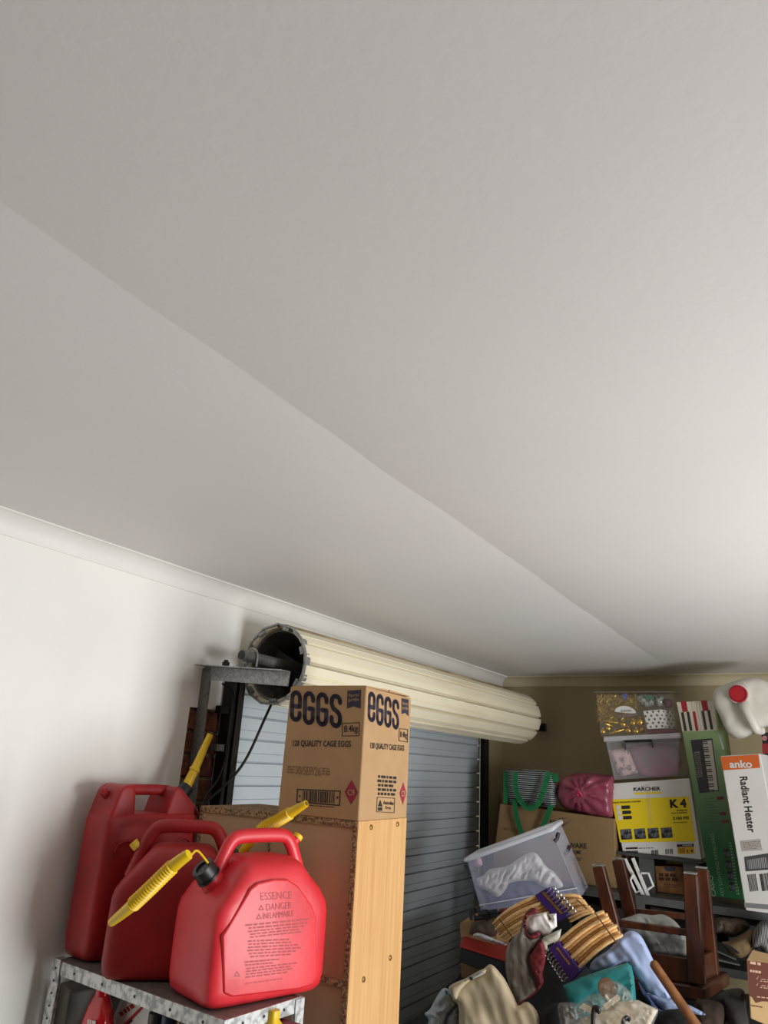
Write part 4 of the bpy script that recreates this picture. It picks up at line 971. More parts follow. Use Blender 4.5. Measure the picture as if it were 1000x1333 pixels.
M_strip = mat('striped_bag', (176, 180, 180), .6, rgb2=(30, 38, 40), kind='stripez', scale=27, lo=.68, hi=.8)
soft('bag_body', [(657, 1004), (672, 1003), (690, 1001), (706, 1003), (718, 1005), (724, 1014), (724, 1040), (722, 1051), (706, 1050), (690, 1048), (672, 1047), (660, 1046)], 4.46, M_strip, sb, thick=.05, back=.2, edge=8, fold=.008)
for i, p in enumerate(([(659, 1005), (659, 1046)], [(722, 1008), (724, 1018)])): part('side_gusset', M_green, sb, lambda b: b.bar(at(*p[0], 4.42), at(*p[1], 4.42), .03, .012, (0, 1, 0)))
def strap(name, pts, y, wd, m, par):
    b = MB(); P = bez([at(q[0], q[1], y + (q[2] if len(q) > 2 else 0)) for q in pts], 6)
    for a, c in zip(P[:-1], P[1:]): b.bar(a, c + (c - a) * .15, wd, .004, (0, 1, 0))
    return b.build(name, m, par, norm=True)
strap('handle', [(671, 1005), (672, 1030), (682, 1048), (692, 1052), (702, 1044), (710, 1020), (715, 1005)], 4.37, .032, M_green, sb)
strap('handle', [(670, 1040, .0), (672, 1060, 0), (677, 1078, .0), (684, 1094, 0)], 4.385, .03, M_green, sb)
strap('handle', [(718, 1048, .0), (712, 1064, 0), (705, 1080, .0), (700, 1094, 0)], 4.385, .03, M_green, sb)
M_sack = mat('pink_sack_film', (168, 84, 104), .35, rgb2=(132, 44, 70), scale=14, alpha=.9, spec=.6)
M_sackk = mat('pink_sack_knot', (196, 50, 84), .4)
ps = thing('rubbish_sack', at(765, 1060, 4.6), 'knotted pink plastic sack on the moving carton', 'sack')
sk = soft('sack_film', [(724, 1030), (730, 1015), (742, 1008), (760, 1006), (790, 1009), (800, 1012), (800, 1040), (798, 1064), (780, 1064), (762, 1060), (745, 1055), (730, 1048)], 4.48, M_sack, ps, thick=.10, back=.2, edge=16, fold=.0, step=3)
# gathers radiate from the knot
kc = at(755, 1033, 4.36)
for v_ in sk.data.vertices:
    wv = v_.co + WL[sk.name]; d = wv - kc; r = Vector((d.x, 0, d.z)).length; a = math.atan2(d.z, d.x)
    v_.co.y += .014 * math.sin(a * 11 + 2 * noise.noise((a * 2, r * 8, 1))) * math.exp(-abs(r - .06) / .10) - (.03 * math.exp(-(r / .03) ** 2)) * 0
part('knot', M_sackk, ps, lambda b: b.tube(bez([kc + Vector(q) for q in ((-.012, -.01, -.01), (.0, -.035, .012), (.016, -.03, -.004), (.004, -.02, -.014), (-.01, -.03, .0), (.012, -.045, .008))], 5), .008, 8), smooth=60)

# ================================================================== THE PILE IN THE CORNER
M_dark = mat('black_cloth_gap_shade', (26, 25, 27), .9, var=.2, scale=12, bump=.3)  # black of the dark cloths, also stands for shade in gaps
b = MB(); n1, n2 = 30, 26
for j in range(n2 + 1):
    for i in range(n1 + 1):
        x = -1.78 + 1.62 * i / n1; y = 2.75 + 1.42 * j / n2
        e = min(i, n1 - i, j, n2 - j)
        z = .70 + .25 * math.exp(-((x + 1.05) / .24) ** 2 - ((y - 3.30) / .19) ** 2) + .16 * (y - 2.75) + .05 * noise.noise((x * 3, y * 3, 1)) + .03 * noise.noise((x * 8, y * 8, 2)) - .10 * math.exp(-e / 1.5)
        if e == 0: z = 0.0
        b.v.append(Vector((x, y, z)))
for j in range(n2):
    for i in range(n1): a = j * (n1 + 1) + i; b.f.append((a, a + 1, a + n1 + 2, a + n1 + 1))
b.build('dark_support_heap', M_dark, None, smooth=60, label='black blanket added under the clothes pile, standing for its shaded gaps', cat='mound')  # added support mound, black to stand for shade between the clothes
# --- tilted translucent tub
M_tub = mat('clear_tub_plastic', (214, 218, 240), .3, alpha=.15, var=.03, spec=.6)
M_rim = mat('tub_rim', (226, 228, 236), .3, alpha=.8, var=.02)
pl, f, g = qbox((608, 1119), (718, 1079), (756, 1168), (628, 1190), 3.46, 0, .19)
g = [p + Vector((-.02, 0, .02)) for p in g]
tb = thing('storage_tub', (f[0] + f[1] + g[0] + g[1]) / 4, 'large open translucent tub tilted on the pile with white clothes inside', 'tub')
b = MB(); shell(b, f, g, .004); b.build('tub_wall', M_tub, tb)
rimp = [f[3], f[2], g[2], g[3]]; ctr = sum(rimp, Vector()) / 4; rp = []
for i in range(4):
    a, c, d = rimp[i - 1], rimp[i], rimp[(i + 1) % 4]
    rp += [c.lerp(a, .06), c + (c - ctr) * .01, c.lerp(d, .06)]
b = MB(); b.tube([p + (p - ctr) * .02 for p in rp], .011, 8, closed=True); b.build('rim', M_rim, tb, smooth=60)
for i, (q, q2) in enumerate((((727, 1084), (725, 1092)), ((742, 1101), (738, 1109)))):
    yy = 3.47 + .12 * i; part('latch', M_blk, tb, lambda b: b.tube([at(*q, yy), at(*q2, yy), at(q2[0] - 3, q2[1] + 3, yy - .01)], .009, 8), smooth=50)
part('latch', M_blk, tb, lambda b: b.tube([at(605, 1126, 3.45), at(609, 1131, 3.45), at(611, 1138, 3.45)], .006, 6), smooth=50)
part('inner_rib', M_rim, tb, lambda b: b.bar(f[0].lerp(f[3], .16) - pl[1] * -.001, f[1].lerp(f[2], .13) + pl[1] * .002, .004, .012, (0, 1, 0)))
def ct(x, y): return (540 + x / 3.571, 1060 + y / 3.571)
M_wcl = mat('white_cloth', (226, 224, 222), .85, var=.05, scale=12)
M_bcl = mat('slate_cloth', (96, 106, 140), .85, var=.12, scale=10)
soft('white_clothes', [ct(*q) for q in ((285, 300), (320, 285), (350, 255), (430, 240), (500, 195), (560, 178), (610, 240), (650, 270), (690, 330), (655, 345), (590, 335), (545, 310), (450, 318), (425, 350), (385, 385), (330, 355), (298, 340))], 3.53, M_wcl, None, thick=.04, back=.08, edge=7, fold=.022, freq=.16, ang=120, fine=.6, step=2.6, label='crumpled white clothes inside the tilted tub', cat='clothes')
soft('slate_cloth', [ct(*q) for q in ((270, 330), (340, 350), (440, 280), (560, 285), (650, 330), (720, 360), (700, 385), (560, 400), (430, 425), (330, 440), (310, 420))], 3.56, M_bcl, None, thick=.03, back=.08, edge=8, fold=.015, label='slate blue cloth under the white clothes in the tilted tub', cat='cloth')
soft('pink_cloth', [ct(*q) for q in ((270, 200), (300, 195), (315, 235), (280, 245))], 3.53, mat('pale_pink', (220, 190, 206), .8), None, thick=.015, edge=5, step=3, label='scrap of pale pink cloth at the left end of the tilted tub', cat='cloth')

# --- hanger packs
M_hang = mat('hanger_wood', (246, 206, 148), .22, rgb2=(226, 176, 112), scale=9, stretch=(3, 3, 14), var=.1, coat=.3)
M_purp = mat('purple_card', (64, 34, 112), .5, var=.04)
M_chr = mat('chrome_wire', (206, 208, 210), .18, metal=.95)
M_gold3 = mat('gold_script', (190, 140, 50), .4, metal=.4)
def h5(x, y): return (620 + x / 5, 1140 + y / 5)
def lerp2(a, b_, t): return (a[0] + (b_[0] - a[0]) * t, a[1] + (b_[1] - a[1]) * t)
def hanger_pack(label, n, y, sleeve, Rs, Re, Ls, Le, hookdir, bow):
    sq = [hit(h5(*q), vplane(*h5(*sleeve[0]), y - .03)) for q in sleeve]
    t = thing('hanger_pack', sum(sq, Vector()) / 4, label, 'hangers', 'packs of wooden hangers on the pile')
    b = MB(); b.hexa([sq[3], sq[2], sq[1], sq[0]] + [p + Vector((0, .07, 0)) for p in (sq[3], sq[2], sq[1], sq[0])]); sl = b.build('sleeve', M_purp, t, bevel=.002, label='purple card sleeve')
    for i in range(n):
        k = (i + .5) / n; yy = y + .012 * math.sin(i * 2.1); parts_ = []
        b = MB()
        for (S0, S1), (E0, E1), sg in ((Rs, Re, 1), (Ls, Le, -1)):
            if S0 is None: continue
            s, e = lerp2(S0, S1, k), lerp2(E0, E1, k)
            dx, dy = e[0] - s[0], e[1] - s[1]; L = math.hypot(dx, dy); nx, ny = -dy / L, dx / L
            jit = rnd.uniform(-.03, .03)
            pts = []
            for t_ in (-.12, .15, .4, .65, .85, 1 + jit):
                o_ = bow * sg * math.sin(math.pi * min(1, max(0, t_))) * L
                if t_ > .8: o_ -= bow * .35 * sg * L * (t_ - .8) / .2
                q = h5(s[0] + dx * t_ + nx * o_, s[1] + dy * t_ + ny * o_); pts.append(at(q[0], q[1], yy - .01 * math.sin(t_ * 3)))
            P = bez(pts, 3); m_ = len(P)
            b.tube(P, [.0074] * (m_ - 3) + [.0074, .0068, .005], 8, up=(0, 1, 0), flat=1.7)
        hg = b.build('hanger', M_hang, t, smooth=55)
        # wire hook
        a = lerp2(hookdir[0], hookdir[1], k); d = hookdir[2]; yk = y - .045
        hp = [at(*h5(a[0] + d[0] * u_ + d[1] * v_, a[1] + d[1] * u_ - d[0] * v_), yk) for u_, v_ in ((-.4, 0), (.35, 0), (.7, .28), (1.05, .2), (1.2, -.1), (1.0, -.42), (.7, -.5))]
        b = MB(); b.tube(bez(hp, 4), .0026, 6); b.build('hook', M_chr, hg, smooth=60)
    return t, sl, vplane(*h5(*sleeve[0]), y - .031)
tA, slA, plA = hanger_pack('upper pack of wooden hangers with purple sleeve against the tilted tub', 8, 3.24, ((380, 128), (455, 82), (615, 262), (528, 300)),
    ((545, 125), (640, 295)), ((672, 128), (775, 238)), ((400, 120), (530, 290)), ((105, 300), (192, 425)), ((462, 92), (612, 262), (34, -26)), -.06)
b_ = lines(plA, h5(425, 110), h5(560, 262), h5(440, 98), 1, M_gold3, tA, 71, words=16, fill=.9, name='gold_script')
tB, slB, plB = hanger_pack('lower pack of wooden hangers with purple sleeve above the teal bag', 9, 3.04, ((468, 472), (530, 425), (682, 620), (612, 690)),
    ((545, 408), (678, 612)), ((832, 216), (958, 388)), (None, None), (None, None), ((462, 470), (596, 676), (-26, 16)), -.05)
for p_ in ((.30, .36), (.66, .72)):
    pass
M_band = mat('clear_band', (90, 66, 40), .3)
for (a, c, y, par) in (((770, 235), (915, 440), 3.0, tB), ((650, 150), (720, 215), 3.2, tA), ((150, 280), (235, 400), 3.2, tA)):
    part('binding_tie', M_band, par, lambda b: b.tube([at(*h5(*lerp2(a, c, k / 6)), y + (.004 if k % 2 else 0)) for k in range(7)], .0028, 6), smooth=60)
text('Wood', plB, h5(520, 470), h5(600, 575), h5(512, 480), M_gold3, tB, .0) if False else lines(plB, h5(520, 470), h5(606, 584), h5(530, 462), 1, M_gold3, tB, 72, words=10, fill=.9, name='gold_script')

# --- striped garment with red lining and tissue
M_gstr = mat('grey_stripe_cloth', (142, 134, 124), .85, rgb2=(112, 105, 98), kind='stripe', scale=2.2, stretch=(4, 1, .5), lo=.2, hi=.8, bump=.1)
M_rlin = mat('red_lining', (140, 44, 52), .7, rgb2=(86, 22, 30), scale=14, lo=.3, hi=.7)
gm = thing('striped_jacket', at(690, 1300, 3.0), 'grey striped garment with red lining hanging over the hangers', 'garment')
soft('outer_cloth', [h5(*q) for q in ((325, 235), (296, 300), (285, 360), (235, 410), (200, 470), (190, 540), (195, 640), (230, 760), (272, 838), (330, 800), (398, 742), (388, 700), (350, 610), (338, 540), (372, 480), (420, 410), (410, 380), (350, 400), (318, 340))], 2.98, M_gstr, gm, thick=.02, back=.05, edge=6, fold=.018, freq=.12, ang=82, step=3.5, seed=2)
soft('red_lining', [h5(*q) for q in ((345, 530), (372, 480), (420, 412), (440, 430), (452, 540), (432, 640), (440, 690), (404, 750), (330, 806), (280, 843), (276, 832), (380, 752), (396, 705), (360, 610))], 2.965, M_rlin, gm, thick=.02, back=.03, edge=6, fold=.02, freq=.35, ang=75, step=3, seed=3, label='dark red lining')
soft('red_trim', [h5(*q) for q in ((305, 300), (325, 240), (365, 208), (412, 228), (400, 245), (345, 258), (325, 310), (345, 385), (395, 362), (420, 380), (400, 405), (345, 412), (316, 360))], 2.96, M_rlin, gm, thick=.015, back=.02, edge=4, fold=.01, freq=.4, step=2.5, seed=5, label='red trim')
M_tis = mat('white_tissue', (238, 236, 230), .6, var=.03)
soft('tissue_paper', [h5(*q) for q in ((328, 300), (345, 262), (395, 248), (455, 236), (475, 290), (492, 285), (470, 250), (522, 244), (526, 330), (500, 352), (480, 385), (440, 392), (398, 362), (350, 380), (332, 340))], 2.985, M_tis, None, thick=.012, back=.03, edge=3, sharp=True, fold=.012, freq=.12, step=2.2, seed=4, label='crumpled white tissue paper inside the striped garment collar', cat='paper')
soft('paper_bag', [h5(*q) for q in ((412, 430), (440, 398), (555, 345), (546, 398), (530, 422), (462, 452), (474, 492), (440, 480))], 2.97, mat('cream_paper', (206, 204, 190), .6), None, thick=.012, back=.02, edge=4, sharp=True, fold=.012, freq=.2, step=3, seed=6, label='torn cream paper lying across the lower hanger pack', cat='paper')
# --- shoe box, carton and black tripod behind it
def cs(x, y): return (590 + x / 5.882, 1150 + y / 5.882)
M_shoe = mat('black_card', (38, 38, 40), .6); M_shoer = mat('red_card', (176, 44, 36), .55, var=.04)
sx = thing('shoe_box', at(630, 1264, 3.5), 'black shoe box with red lid beside the roller door', 'shoe box')
tl, tr, br, bl = [at(*cs(*q), 3.42) for q in ((60, 492), (395, 602), (402, 738), (48, 602))]
zz = (tl.z + bl.z) / 2
bk = [atz(*cs(105, 392), tl.z), atz(*cs(425, 478), tr.z)]
dl, dr = bk[0] - tl, bk[1] - tr; dl.z = dr.z = 0
b = MB(); b.hexa([bl, br, tr, tl, bl + dl, br + dr, tr + dr, tl + dl]); b.build('carton', M_shoe, sx, bevel=.003)
b = MB(); up = Vector((0, 0, .008)); b.hexa([tl + Vector((-.004, -.004, .001)), tr + Vector((.004, -.004, .001)), tr + dr + Vector((.004, .004, .001)), tl + dl + Vector((-.004, .004, .001))] + [p + up for p in (tl + Vector((-.004, -.004, .001)), tr + Vector((.004, -.004, .001)), tr + dr + Vector((.004, .004, .001)), tl + dl + Vector((-.004, .004, .001)))]); b.build('lid', M_shoer, sx, bevel=.002, label='red lid')
soft('sock', [cs(*q) for q in ((148, 398), (185, 378), (250, 395), (330, 430), (420, 468), (400, 476), (300, 455), (220, 430), (190, 408))], 3.44, M_wcl, None, thick=.02, edge=5, step=2.5, fold=.006, label='rolled white cloth on the red shoe box lid', cat='cloth')
pl, f, g = qbox(cs(52, 305), cs(330, 330), cs(330, 560), cs(60, 720), 3.62, 10, .3)
oc = thing('open_carton', (f[0] + f[1] + g[0] + g[1]) / 4, 'open kraft carton behind the shoe box', 'box')
for q in f[:2] + g[:2]: q.z = min(p.z for p in f[:2])
b = MB(); shell(b, f, g, .005); b.build('carton', M_kraft, oc)
part('flap', M_kraft, oc, lambda b: b.hexa([at(*cs(*q), 3.60) for q in ((52, 310), (150, 288), (118, 390), (60, 420))] + [at(*cs(*q), 3.606) for q in ((52, 310), (150, 288), (118, 390), (60, 420))]))
soft('brown_cloth', [cs(*q) for q in ((150, 300), (250, 285), (330, 310), (345, 370), (300, 410), (180, 395), (130, 390))], 3.56, mat('taupe_cloth', (108, 92, 80), .9, var=.15, scale=20), None, thick=.04, edge=8, fold=.012, step=3, label='taupe cloth in the open kraft carton', cat='cloth')
tp = thing('tripod', at(640, 1195, 3.5), 'folded black tripod wedged under the tilted tub', 'tripod')
for p0, p1, r in (((148, 190), (146, 280), .013), ((165, 268), (280, 255), .010), ((200, 240), (340, 215), .011), ((230, 215), (330, 250), .009), ((255, 270), (330, 235), .010)):
    part('tube', M_blk, tp, lambda b: b.tube([at(*cs(*p0), 3.47), at(*cs(*p1), 3.46)], r, 8), smooth=50)
part('leg_lock', M_blk, tp, lambda b: b.tube([at(*cs(228, 235), 3.45), at(*cs(262, 228), 3.45)], .017, 8), smooth=40)
soft('red_cloth', [cs(*q) for q in ((350, 200), (400, 188), (440, 190), (400, 215), (370, 225))], 3.42, M_rlin, None, thick=.015, edge=4, step=2, label='bit of red cloth under the tub and upper hangers', cat='cloth')
# --- beige jacket, white bag
def cj(x, y): return (540 + x / 5.556, 1230 + y / 5.556)
M_beige = mat('beige_cotton', (206, 190, 158), .9, var=.05, scale=14, bump=.1, bscale=60)
jk = thing('beige_jacket', at(640, 1360, 2.9), 'beige cotton jacket heaped in front of the shoe box', 'jacket')
soft('jacket_cloth', [cj(*q) for q in ((245, 305), (310, 270), (375, 240), (440, 205), (505, 168), (540, 140), (575, 155), (615, 200), (650, 245), (680, 300), (715, 370), (750, 440), (790, 415), (820, 412), (870, 460), (900, 530), (910, 640), (900, 760), (330, 760), (318, 600), (320, 480), (308, 425), (278, 400), (258, 350))], 2.86, M_beige, jk, thick=.03, back=.10, edge=9, fold=.022, freq=.045, ang=74, asp=.3, step=3.2, seed=8, fine=.25)
soft('collar', [cj(*q) for q in ((248, 302), (375, 238), (500, 172), (512, 205), (400, 262), (330, 330), (300, 395), (275, 385))], 2.825, M_beige, jk, thick=.02, edge=6, fold=.008, step=3, seed=9)
soft('label_patch', [cj(*q) for q in ((385, 238), (492, 180), (506, 205), (400, 262))], 2.795, mat('grey_label', (190, 184, 178), .8), jk, thick=.006, edge=3, sharp=True, fold=0, step=3)
M_film = mat('white_bag_film', (206, 210, 212), .35, var=.06, alpha=.9)
wbg = thing('carrier_bag', at(585, 1360, 2.95), 'white plastic carrier bag left of the beige jacket', 'bag')
soft('bag_film', [cj(*q) for q in ((72, 498), (110, 465), (150, 390), (195, 320), (230, 312), (255, 345), (280, 400), (306, 426), (240, 510), (215, 600), (220, 760), (60, 760), (80, 620), (100, 545))], 2.93, M_film, wbg, thick=.04, edge=10, fold=.025, freq=.25, ang=60, step=3, seed=10)
ink([[cj(218, 325), cj(236, 330), cj(244, 360), cj(222, 364)]], vplane(*cj(230, 345), 2.885), mat('blue_print', (30, 120, 170), .5), wbg, name='blue_mark')
soft('grey_shirt', [cj(*q) for q in ((226, 560), (250, 500), (300, 440), (322, 480), (326, 600), (330, 760), (220, 760))], 2.92, mat('grey_cotton', (150, 148, 146), .9), None, thick=.03, edge=8, step=4, label='grey cloth showing in the gap of the beige jacket', cat='cloth')

# --- upturned wooden stool
def cw(x, y): return (760 + x / 4.167, 1090 + y / 4.167)
M_maho = mat('mahogany', (84, 42, 22), .35, rgb2=(54, 26, 14), scale=7, stretch=(6, 6, .8), coat=.2)
st = thing('stool', at(850, 1300, 3.7), 'dark wooden stool upside down with legs in the air', 'stool')
ZB = at(*cw(600, 830), 3.55).z
def leg(tp_, bt_, y, wpx):
    a, c = at(*cw(*tp_), y), at(*cw(*bt_), y); wd = wpx / 4.167 * y / 930 * 1.12
    part('leg', M_maho, st, lambda b: b.bar(c, a, wd, wd * .8, (0, 1, 0), wd * .86, wd * .7), bevel=.004)
leg((82, 158), (190, 590), 3.55, 58); leg((188, 122), (290, 560), 3.85, 56); leg((580, 202), (616, 790), 3.55, 62); leg((640, 170), (690, 740), 3.82, 58)
def rail(name, a, c, y0, y1, h): part(name, M_maho, st, lambda b: b.bar(at(*cw(*a), y0), at(*cw(*c), y1), h, .022, (0, 1, 0)), bevel=.003)
rail('rail', (170, 462), (580, 518), 3.55, 3.55, .026); rail('rail', (270, 400), (660, 440), 3.84, 3.82, .026)
A = [at(*cw(*q), 3.56) for q in ((190, 600), (600, 665), (616, 800), (210, 740))]
part('apron', M_maho, st, lambda b: b.hexa(A + [p + Vector((0, .02, 0)) for p in A]), bevel=.003)
part('apron', M_maho, st, lambda b: b.hexa([A[1], A[1] + Vector((.05, .28, 0)), A[2] + Vector((.05, .28, 0)), A[2]] + [p + Vector((-.02, 0, 0)) for p in (A[1], A[1] + Vector((.05, .28, 0)), A[2] + Vector((.05, .28, 0)), A[2])]))
part('seat', M_maho, st, lambda b: b.hexa([A[3] + Vector((-.03, -.03, -.05)), A[2] + Vector((.03, -.03, -.05)), A[2] + Vector((.08, .33, -.05)), A[3] + Vector((.02, .33, -.05)), A[3] + Vector((-.03, -.03, 0)), A[2] + Vector((.03, -.03, 0)), A[2] + Vector((.08, .33, 0)), A[3] + Vector((.02, .33, 0))]), bevel=.006)
for (x, y, yy, wd) in ((82, 155, 3.55, 50), (580, 199, 3.55, 54), (188, 119, 3.85, 48), (640, 168, 3.82, 46)):
    p = at(*cw(x, y), yy); s_ = wd / 4.167 * yy / 930
    part('foot_pad', M_galv, st, lambda b: b.box(p + Vector((0, 0, .004)), (s_, s_ * .8, .006)))
M_pbag = mat('white_poly_bag', (196, 200, 196), .4, var=.06, alpha=.92)
soft('poly_bag', [cw(*q) for q in ((195, 450), (250, 430), (300, 414), (370, 422), (430, 418), (490, 450), (530, 495), (560, 530), (572, 600), (574, 662), (480, 655), (380, 640), (340, 580), (280, 540), (210, 500))], 3.68, M_pbag, None, thick=.05, back=.1, edge=10, fold=.03, freq=.16, ang=40, step=4, seed=12, label='white plastic bag stuffed between the stool legs', cat='bag')
# --- white folding bracket hanging under the K4 box
def cf(x, y): return (770 + x / 6.25, 1100 + y / 6.25)
fb = thing('shelf_bracket', at(840, 1176, 4.36), 'white metal folding bracket hanging under the K4 box', 'bracket')
for p0, p1 in (((272, 112), (428, 420)), ((336, 106), (470, 432))):
    part('arm', M_white, fb, lambda b: b.bar(at(*cf(*p0), 4.38), at(*cf(*p1), 4.36), .018, .012, (0, 1, 0)), bevel=.002)
for pts in (((344, 232), (316, 288), (362, 388), (404, 366)), ((408, 230), (464, 230), (504, 332), (458, 362))):
    part('loop', M_white, fb, lambda b: b.tube([at(*cf(*q), 4.36) for q in pts], .0065, 8), smooth=40)
for pts in (((428, 405), (418, 430), (405, 474)), ((470, 430), (435, 474))):
    part('hook', M_white, fb, lambda b: b.bar(at(*cf(*pts[0]), 4.36), at(*cf(*pts[-1]), 4.35), .018, .010, (0, 1, 0)), bevel=.002)
# --- small printed crate
pl, f, g = qbox(cf(516, 168), cf(744, 174), cf(752, 402), cf(536, 390), 4.52, 0, .12)
cr = thing('printed_crate', (f[0] + f[1] + g[0] + g[1]) / 4, 'small tan printed crate under the K4 box', 'crate')
for q in f[:2] + g[:2]: q.z = ZR + .002
solid('crate_body', f, g, mat('tan_crate', (164, 118, 70), .7, rgb2=(126, 84, 46), scale=20), cr)
lines(pl, cf(545, 225), cf(712, 232), cf(548, 290), 2, mat('brown_print', (66, 36, 22), .6), cr, 81, off=.0015, words=4, fill=.8)
lines(pl, cf(590, 310), cf(700, 318), cf(592, 345), 2, MATS['brown_print'], cr, 82, off=.0015, words=5, fill=.3)
ink([[cf(590, 178), cf(688, 180), cf(670, 214), cf(608, 212)]], pl, mat('navy_print', (60, 66, 90), .6), cr, off=.0015)
# --- teal bag, blue shirt, handle, clear bag
def cn(x, y): return (690 + x / 4.545, 1220 + y / 4.545)
M_teal = mat('teal_nylon', (52, 150, 152), .5, var=.08, scale=8)
soft('teal_bag', [cn(*q) for q in ((195, 285), (250, 262), (300, 238), (430, 192), (578, 150), (600, 170), (615, 230), (622, 290), (630, 380), (600, 470), (250, 480), (222, 370))], 2.98, M_teal, None, thick=.03, back=.10, edge=5, sharp=True, fold=.016, freq=.07, ang=-20, asp=.5, step=4, seed=14, label='teal fabric bag under the lower hanger pack', cat='bag')
M_blue = mat('light_blue_shirt', (160, 175, 210), .85, var=.06, scale=12)
bs = thing('blue_shirt', at(840, 1310, 3.1), 'light blue shirt trailing down the right of the pile', 'shirt')
soft('shirt_body', [cn(*q) for q in ((352, 185), (375, 135), (470, 70), (545, -10), (600, -40), (655, -10), (700, 70), (728, 130), (790, 260), (835, 355), (800, 400), (740, 360), (690, 320), (640, 250), (600, 190), (560, 150), (430, 200), (362, 212))], 3.10, M_blue, bs, thick=.025, back=.06, edge=7, fold=.018, freq=.08, asp=.2, ang=58, step=3.2, seed=15)
soft('shirt_tail', [cn(*q) for q in ((690, 330), (760, 345), (835, 365), (910, 388), (1000, 430), (1040, 460), (960, 452), (880, 425), (800, 430), (740, 390))], 3.08, M_blue, bs, thick=.025, edge=8, fold=.015, freq=.15, ang=20, step=3.5, seed=16)
soft('shirt_cuff', [cn(*q) for q in ((640, 262), (690, 330), (760, 420), (800, 432), (740, 440), (680, 360))], 3.06, mat('navy_check', (70, 84, 124), .85, var=.15, scale=30), bs, thick=.02, edge=6, step=3, seed=17)
M_stick = mat('worn_wood_pole', (146, 96, 54), .6, rgb2=(112, 70, 38), scale=10, stretch=(3, 3, 1))
a, c = at(850.5, 1254, 2.92), at(907, 1336, 2.86)
pd = (c - a)
b = MB(); b.tube([a - pd.normalized() * .006, a, a + pd * .05, c, c + pd * .5], [.008, .0145, .0155, .0165, .0165], 14); b.build('broom_handle', M_stick, None, smooth=50, label='worn wooden broom handle leaning in front of the blue shirt', cat='handle')
M_cbag = mat('clear_bag_film', (214, 214, 208), .15, alpha=.24, var=.05, spec=.8)
soft('clear_bag', [cn(*q) for q in ((172, 392), (290, 384), (340, 345), (408, 328), (420, 278), (490, 258), (530, 268), (590, 320), (612, 362), (700, 400), (760, 430), (730, 520), (700, 620), (200, 620), (180, 500))], 2.80, M_cbag, None, thick=.035, back=.08, edge=8, fold=.03, freq=.2, ang=30, step=3, seed=18, label='clear plastic bag of wooden bits at the front of the pile', cat='bag')
M_env = mat('cream_canvas', (212, 198, 172), .8, var=.05)
soft('canvas_pouch', [cn(*q) for q in ((400, 440), (530, 380), (640, 372), (758, 430), (712, 520), (680, 620), (420, 620), (300, 560), (310, 480))], 2.82, M_env, None, thick=.01, back=.03, edge=3, sharp=True, fold=.012, freq=.08, ang=25, step=3.5, seed=19, label='cream canvas pouch inside the clear bag', cat='pouch')
b = MB(); P = [at(*cn(*q), 2.79) for q in ((290, 415), (480, 520), (500, 490), (310, 395))]; b.hexa(P + [p + Vector((0, .012, 0)) for p in P]); b.build('wooden_plank', mat('pale_wood', (220, 204, 174), .6), None, label='pale wooden plank lying across the clear bag', cat='plank', group='wooden bits in the clear bag')
for (p0, p1, wd, lab) in (((440, 418), (526, 352), .016, 'short flat pale stick above the canvas pouch'), ((448, 345), (472, 380), .006, 'thin upright pale stick beside the brown disc')):
    b = MB(); b.bar(at(*cn(*p0), 2.79), at(*cn(*p1), 2.80), wd, .008, (0, 1, 0)); b.build('wooden_stick', MATS['pale_wood'], None, label=lab, cat='stick', group='wooden bits in the clear bag')
dcp = at(*cn(455, 300), 2.84); part('wooden_disc', mat('brown_disc', (112, 84, 54), .6), None, lambda b: b.lathe([(.028, 0), (.03, .004), (.03, .012), (.028, .015)], dcp, (EYE - dcp), 20), smooth=40, label='brown wooden disc inside the clear bag', cat='disc')
for pts, lab in ((((372, 520), (376, 440), (386, 416), (408, 424), (400, 446)), 'black plastic clip at the left of the canvas pouch'), (((550, 520), (556, 492), (576, 478), (594, 492)), 'black plastic clip at the middle of the canvas pouch')):
    b = MB(); b.tube(bez([at(*cn(*q), 2.755) for q in pts], 4), .0075, 8); b.build('clip', M_blk, None, smooth=50, label=lab, cat='clip', group='black clips')
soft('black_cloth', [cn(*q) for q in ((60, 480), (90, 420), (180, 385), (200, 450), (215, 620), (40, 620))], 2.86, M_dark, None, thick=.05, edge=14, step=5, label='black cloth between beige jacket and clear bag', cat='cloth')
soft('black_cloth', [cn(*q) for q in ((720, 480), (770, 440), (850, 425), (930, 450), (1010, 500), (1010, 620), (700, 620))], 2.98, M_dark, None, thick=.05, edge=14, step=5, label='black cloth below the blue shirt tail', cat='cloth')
# --- lower shelf of the rack: caps, pouch, striped clothes, papers
def ce(x, y): return (900 + x / 8.18, 1170 + y / 8.18)
M_taupe = mat('taupe_cap', (96, 82, 70), .9, var=.12, scale=16); M_khaki = mat('khaki_cap', (132, 108, 76), .9, var=.1, scale=16)
soft('cap', [ce(*q) for q in ((235, 250), (300, 192), (400, 205), (500, 205), (590, 240), (632, 290), (580, 350), (460, 410), (380, 402), (330, 372), (240, 375))], 4.32, M_taupe, None, thick=.07, back=.1, edge=10, fold=.02, freq=.2, ang=80, step=3, seed=20, label='crumpled taupe cap on the lower rack shelf', cat='cap')
kp = thing('sun_hat', at(*ce(520, 630), 4.3), 'khaki hat with open brim on the lower rack shelf', 'hat')
soft('hat_cloth', [ce(*q) for q in ((322, 462), (400, 450), (490, 415), (590, 352), (650, 320), (680, 400), (660, 500), (630, 570), (540, 632), (440, 605), (370, 545))], 4.24, M_khaki, kp, thick=.06, edge=9, fold=.01, step=3, seed=21)
soft('hat_opening', [ce(*q) for q in ((345, 480), (420, 500), (515, 580), (470, 575), (390, 535))], 4.165, M_dark, kp, thick=.004, edge=3, fold=0, step=2.5)
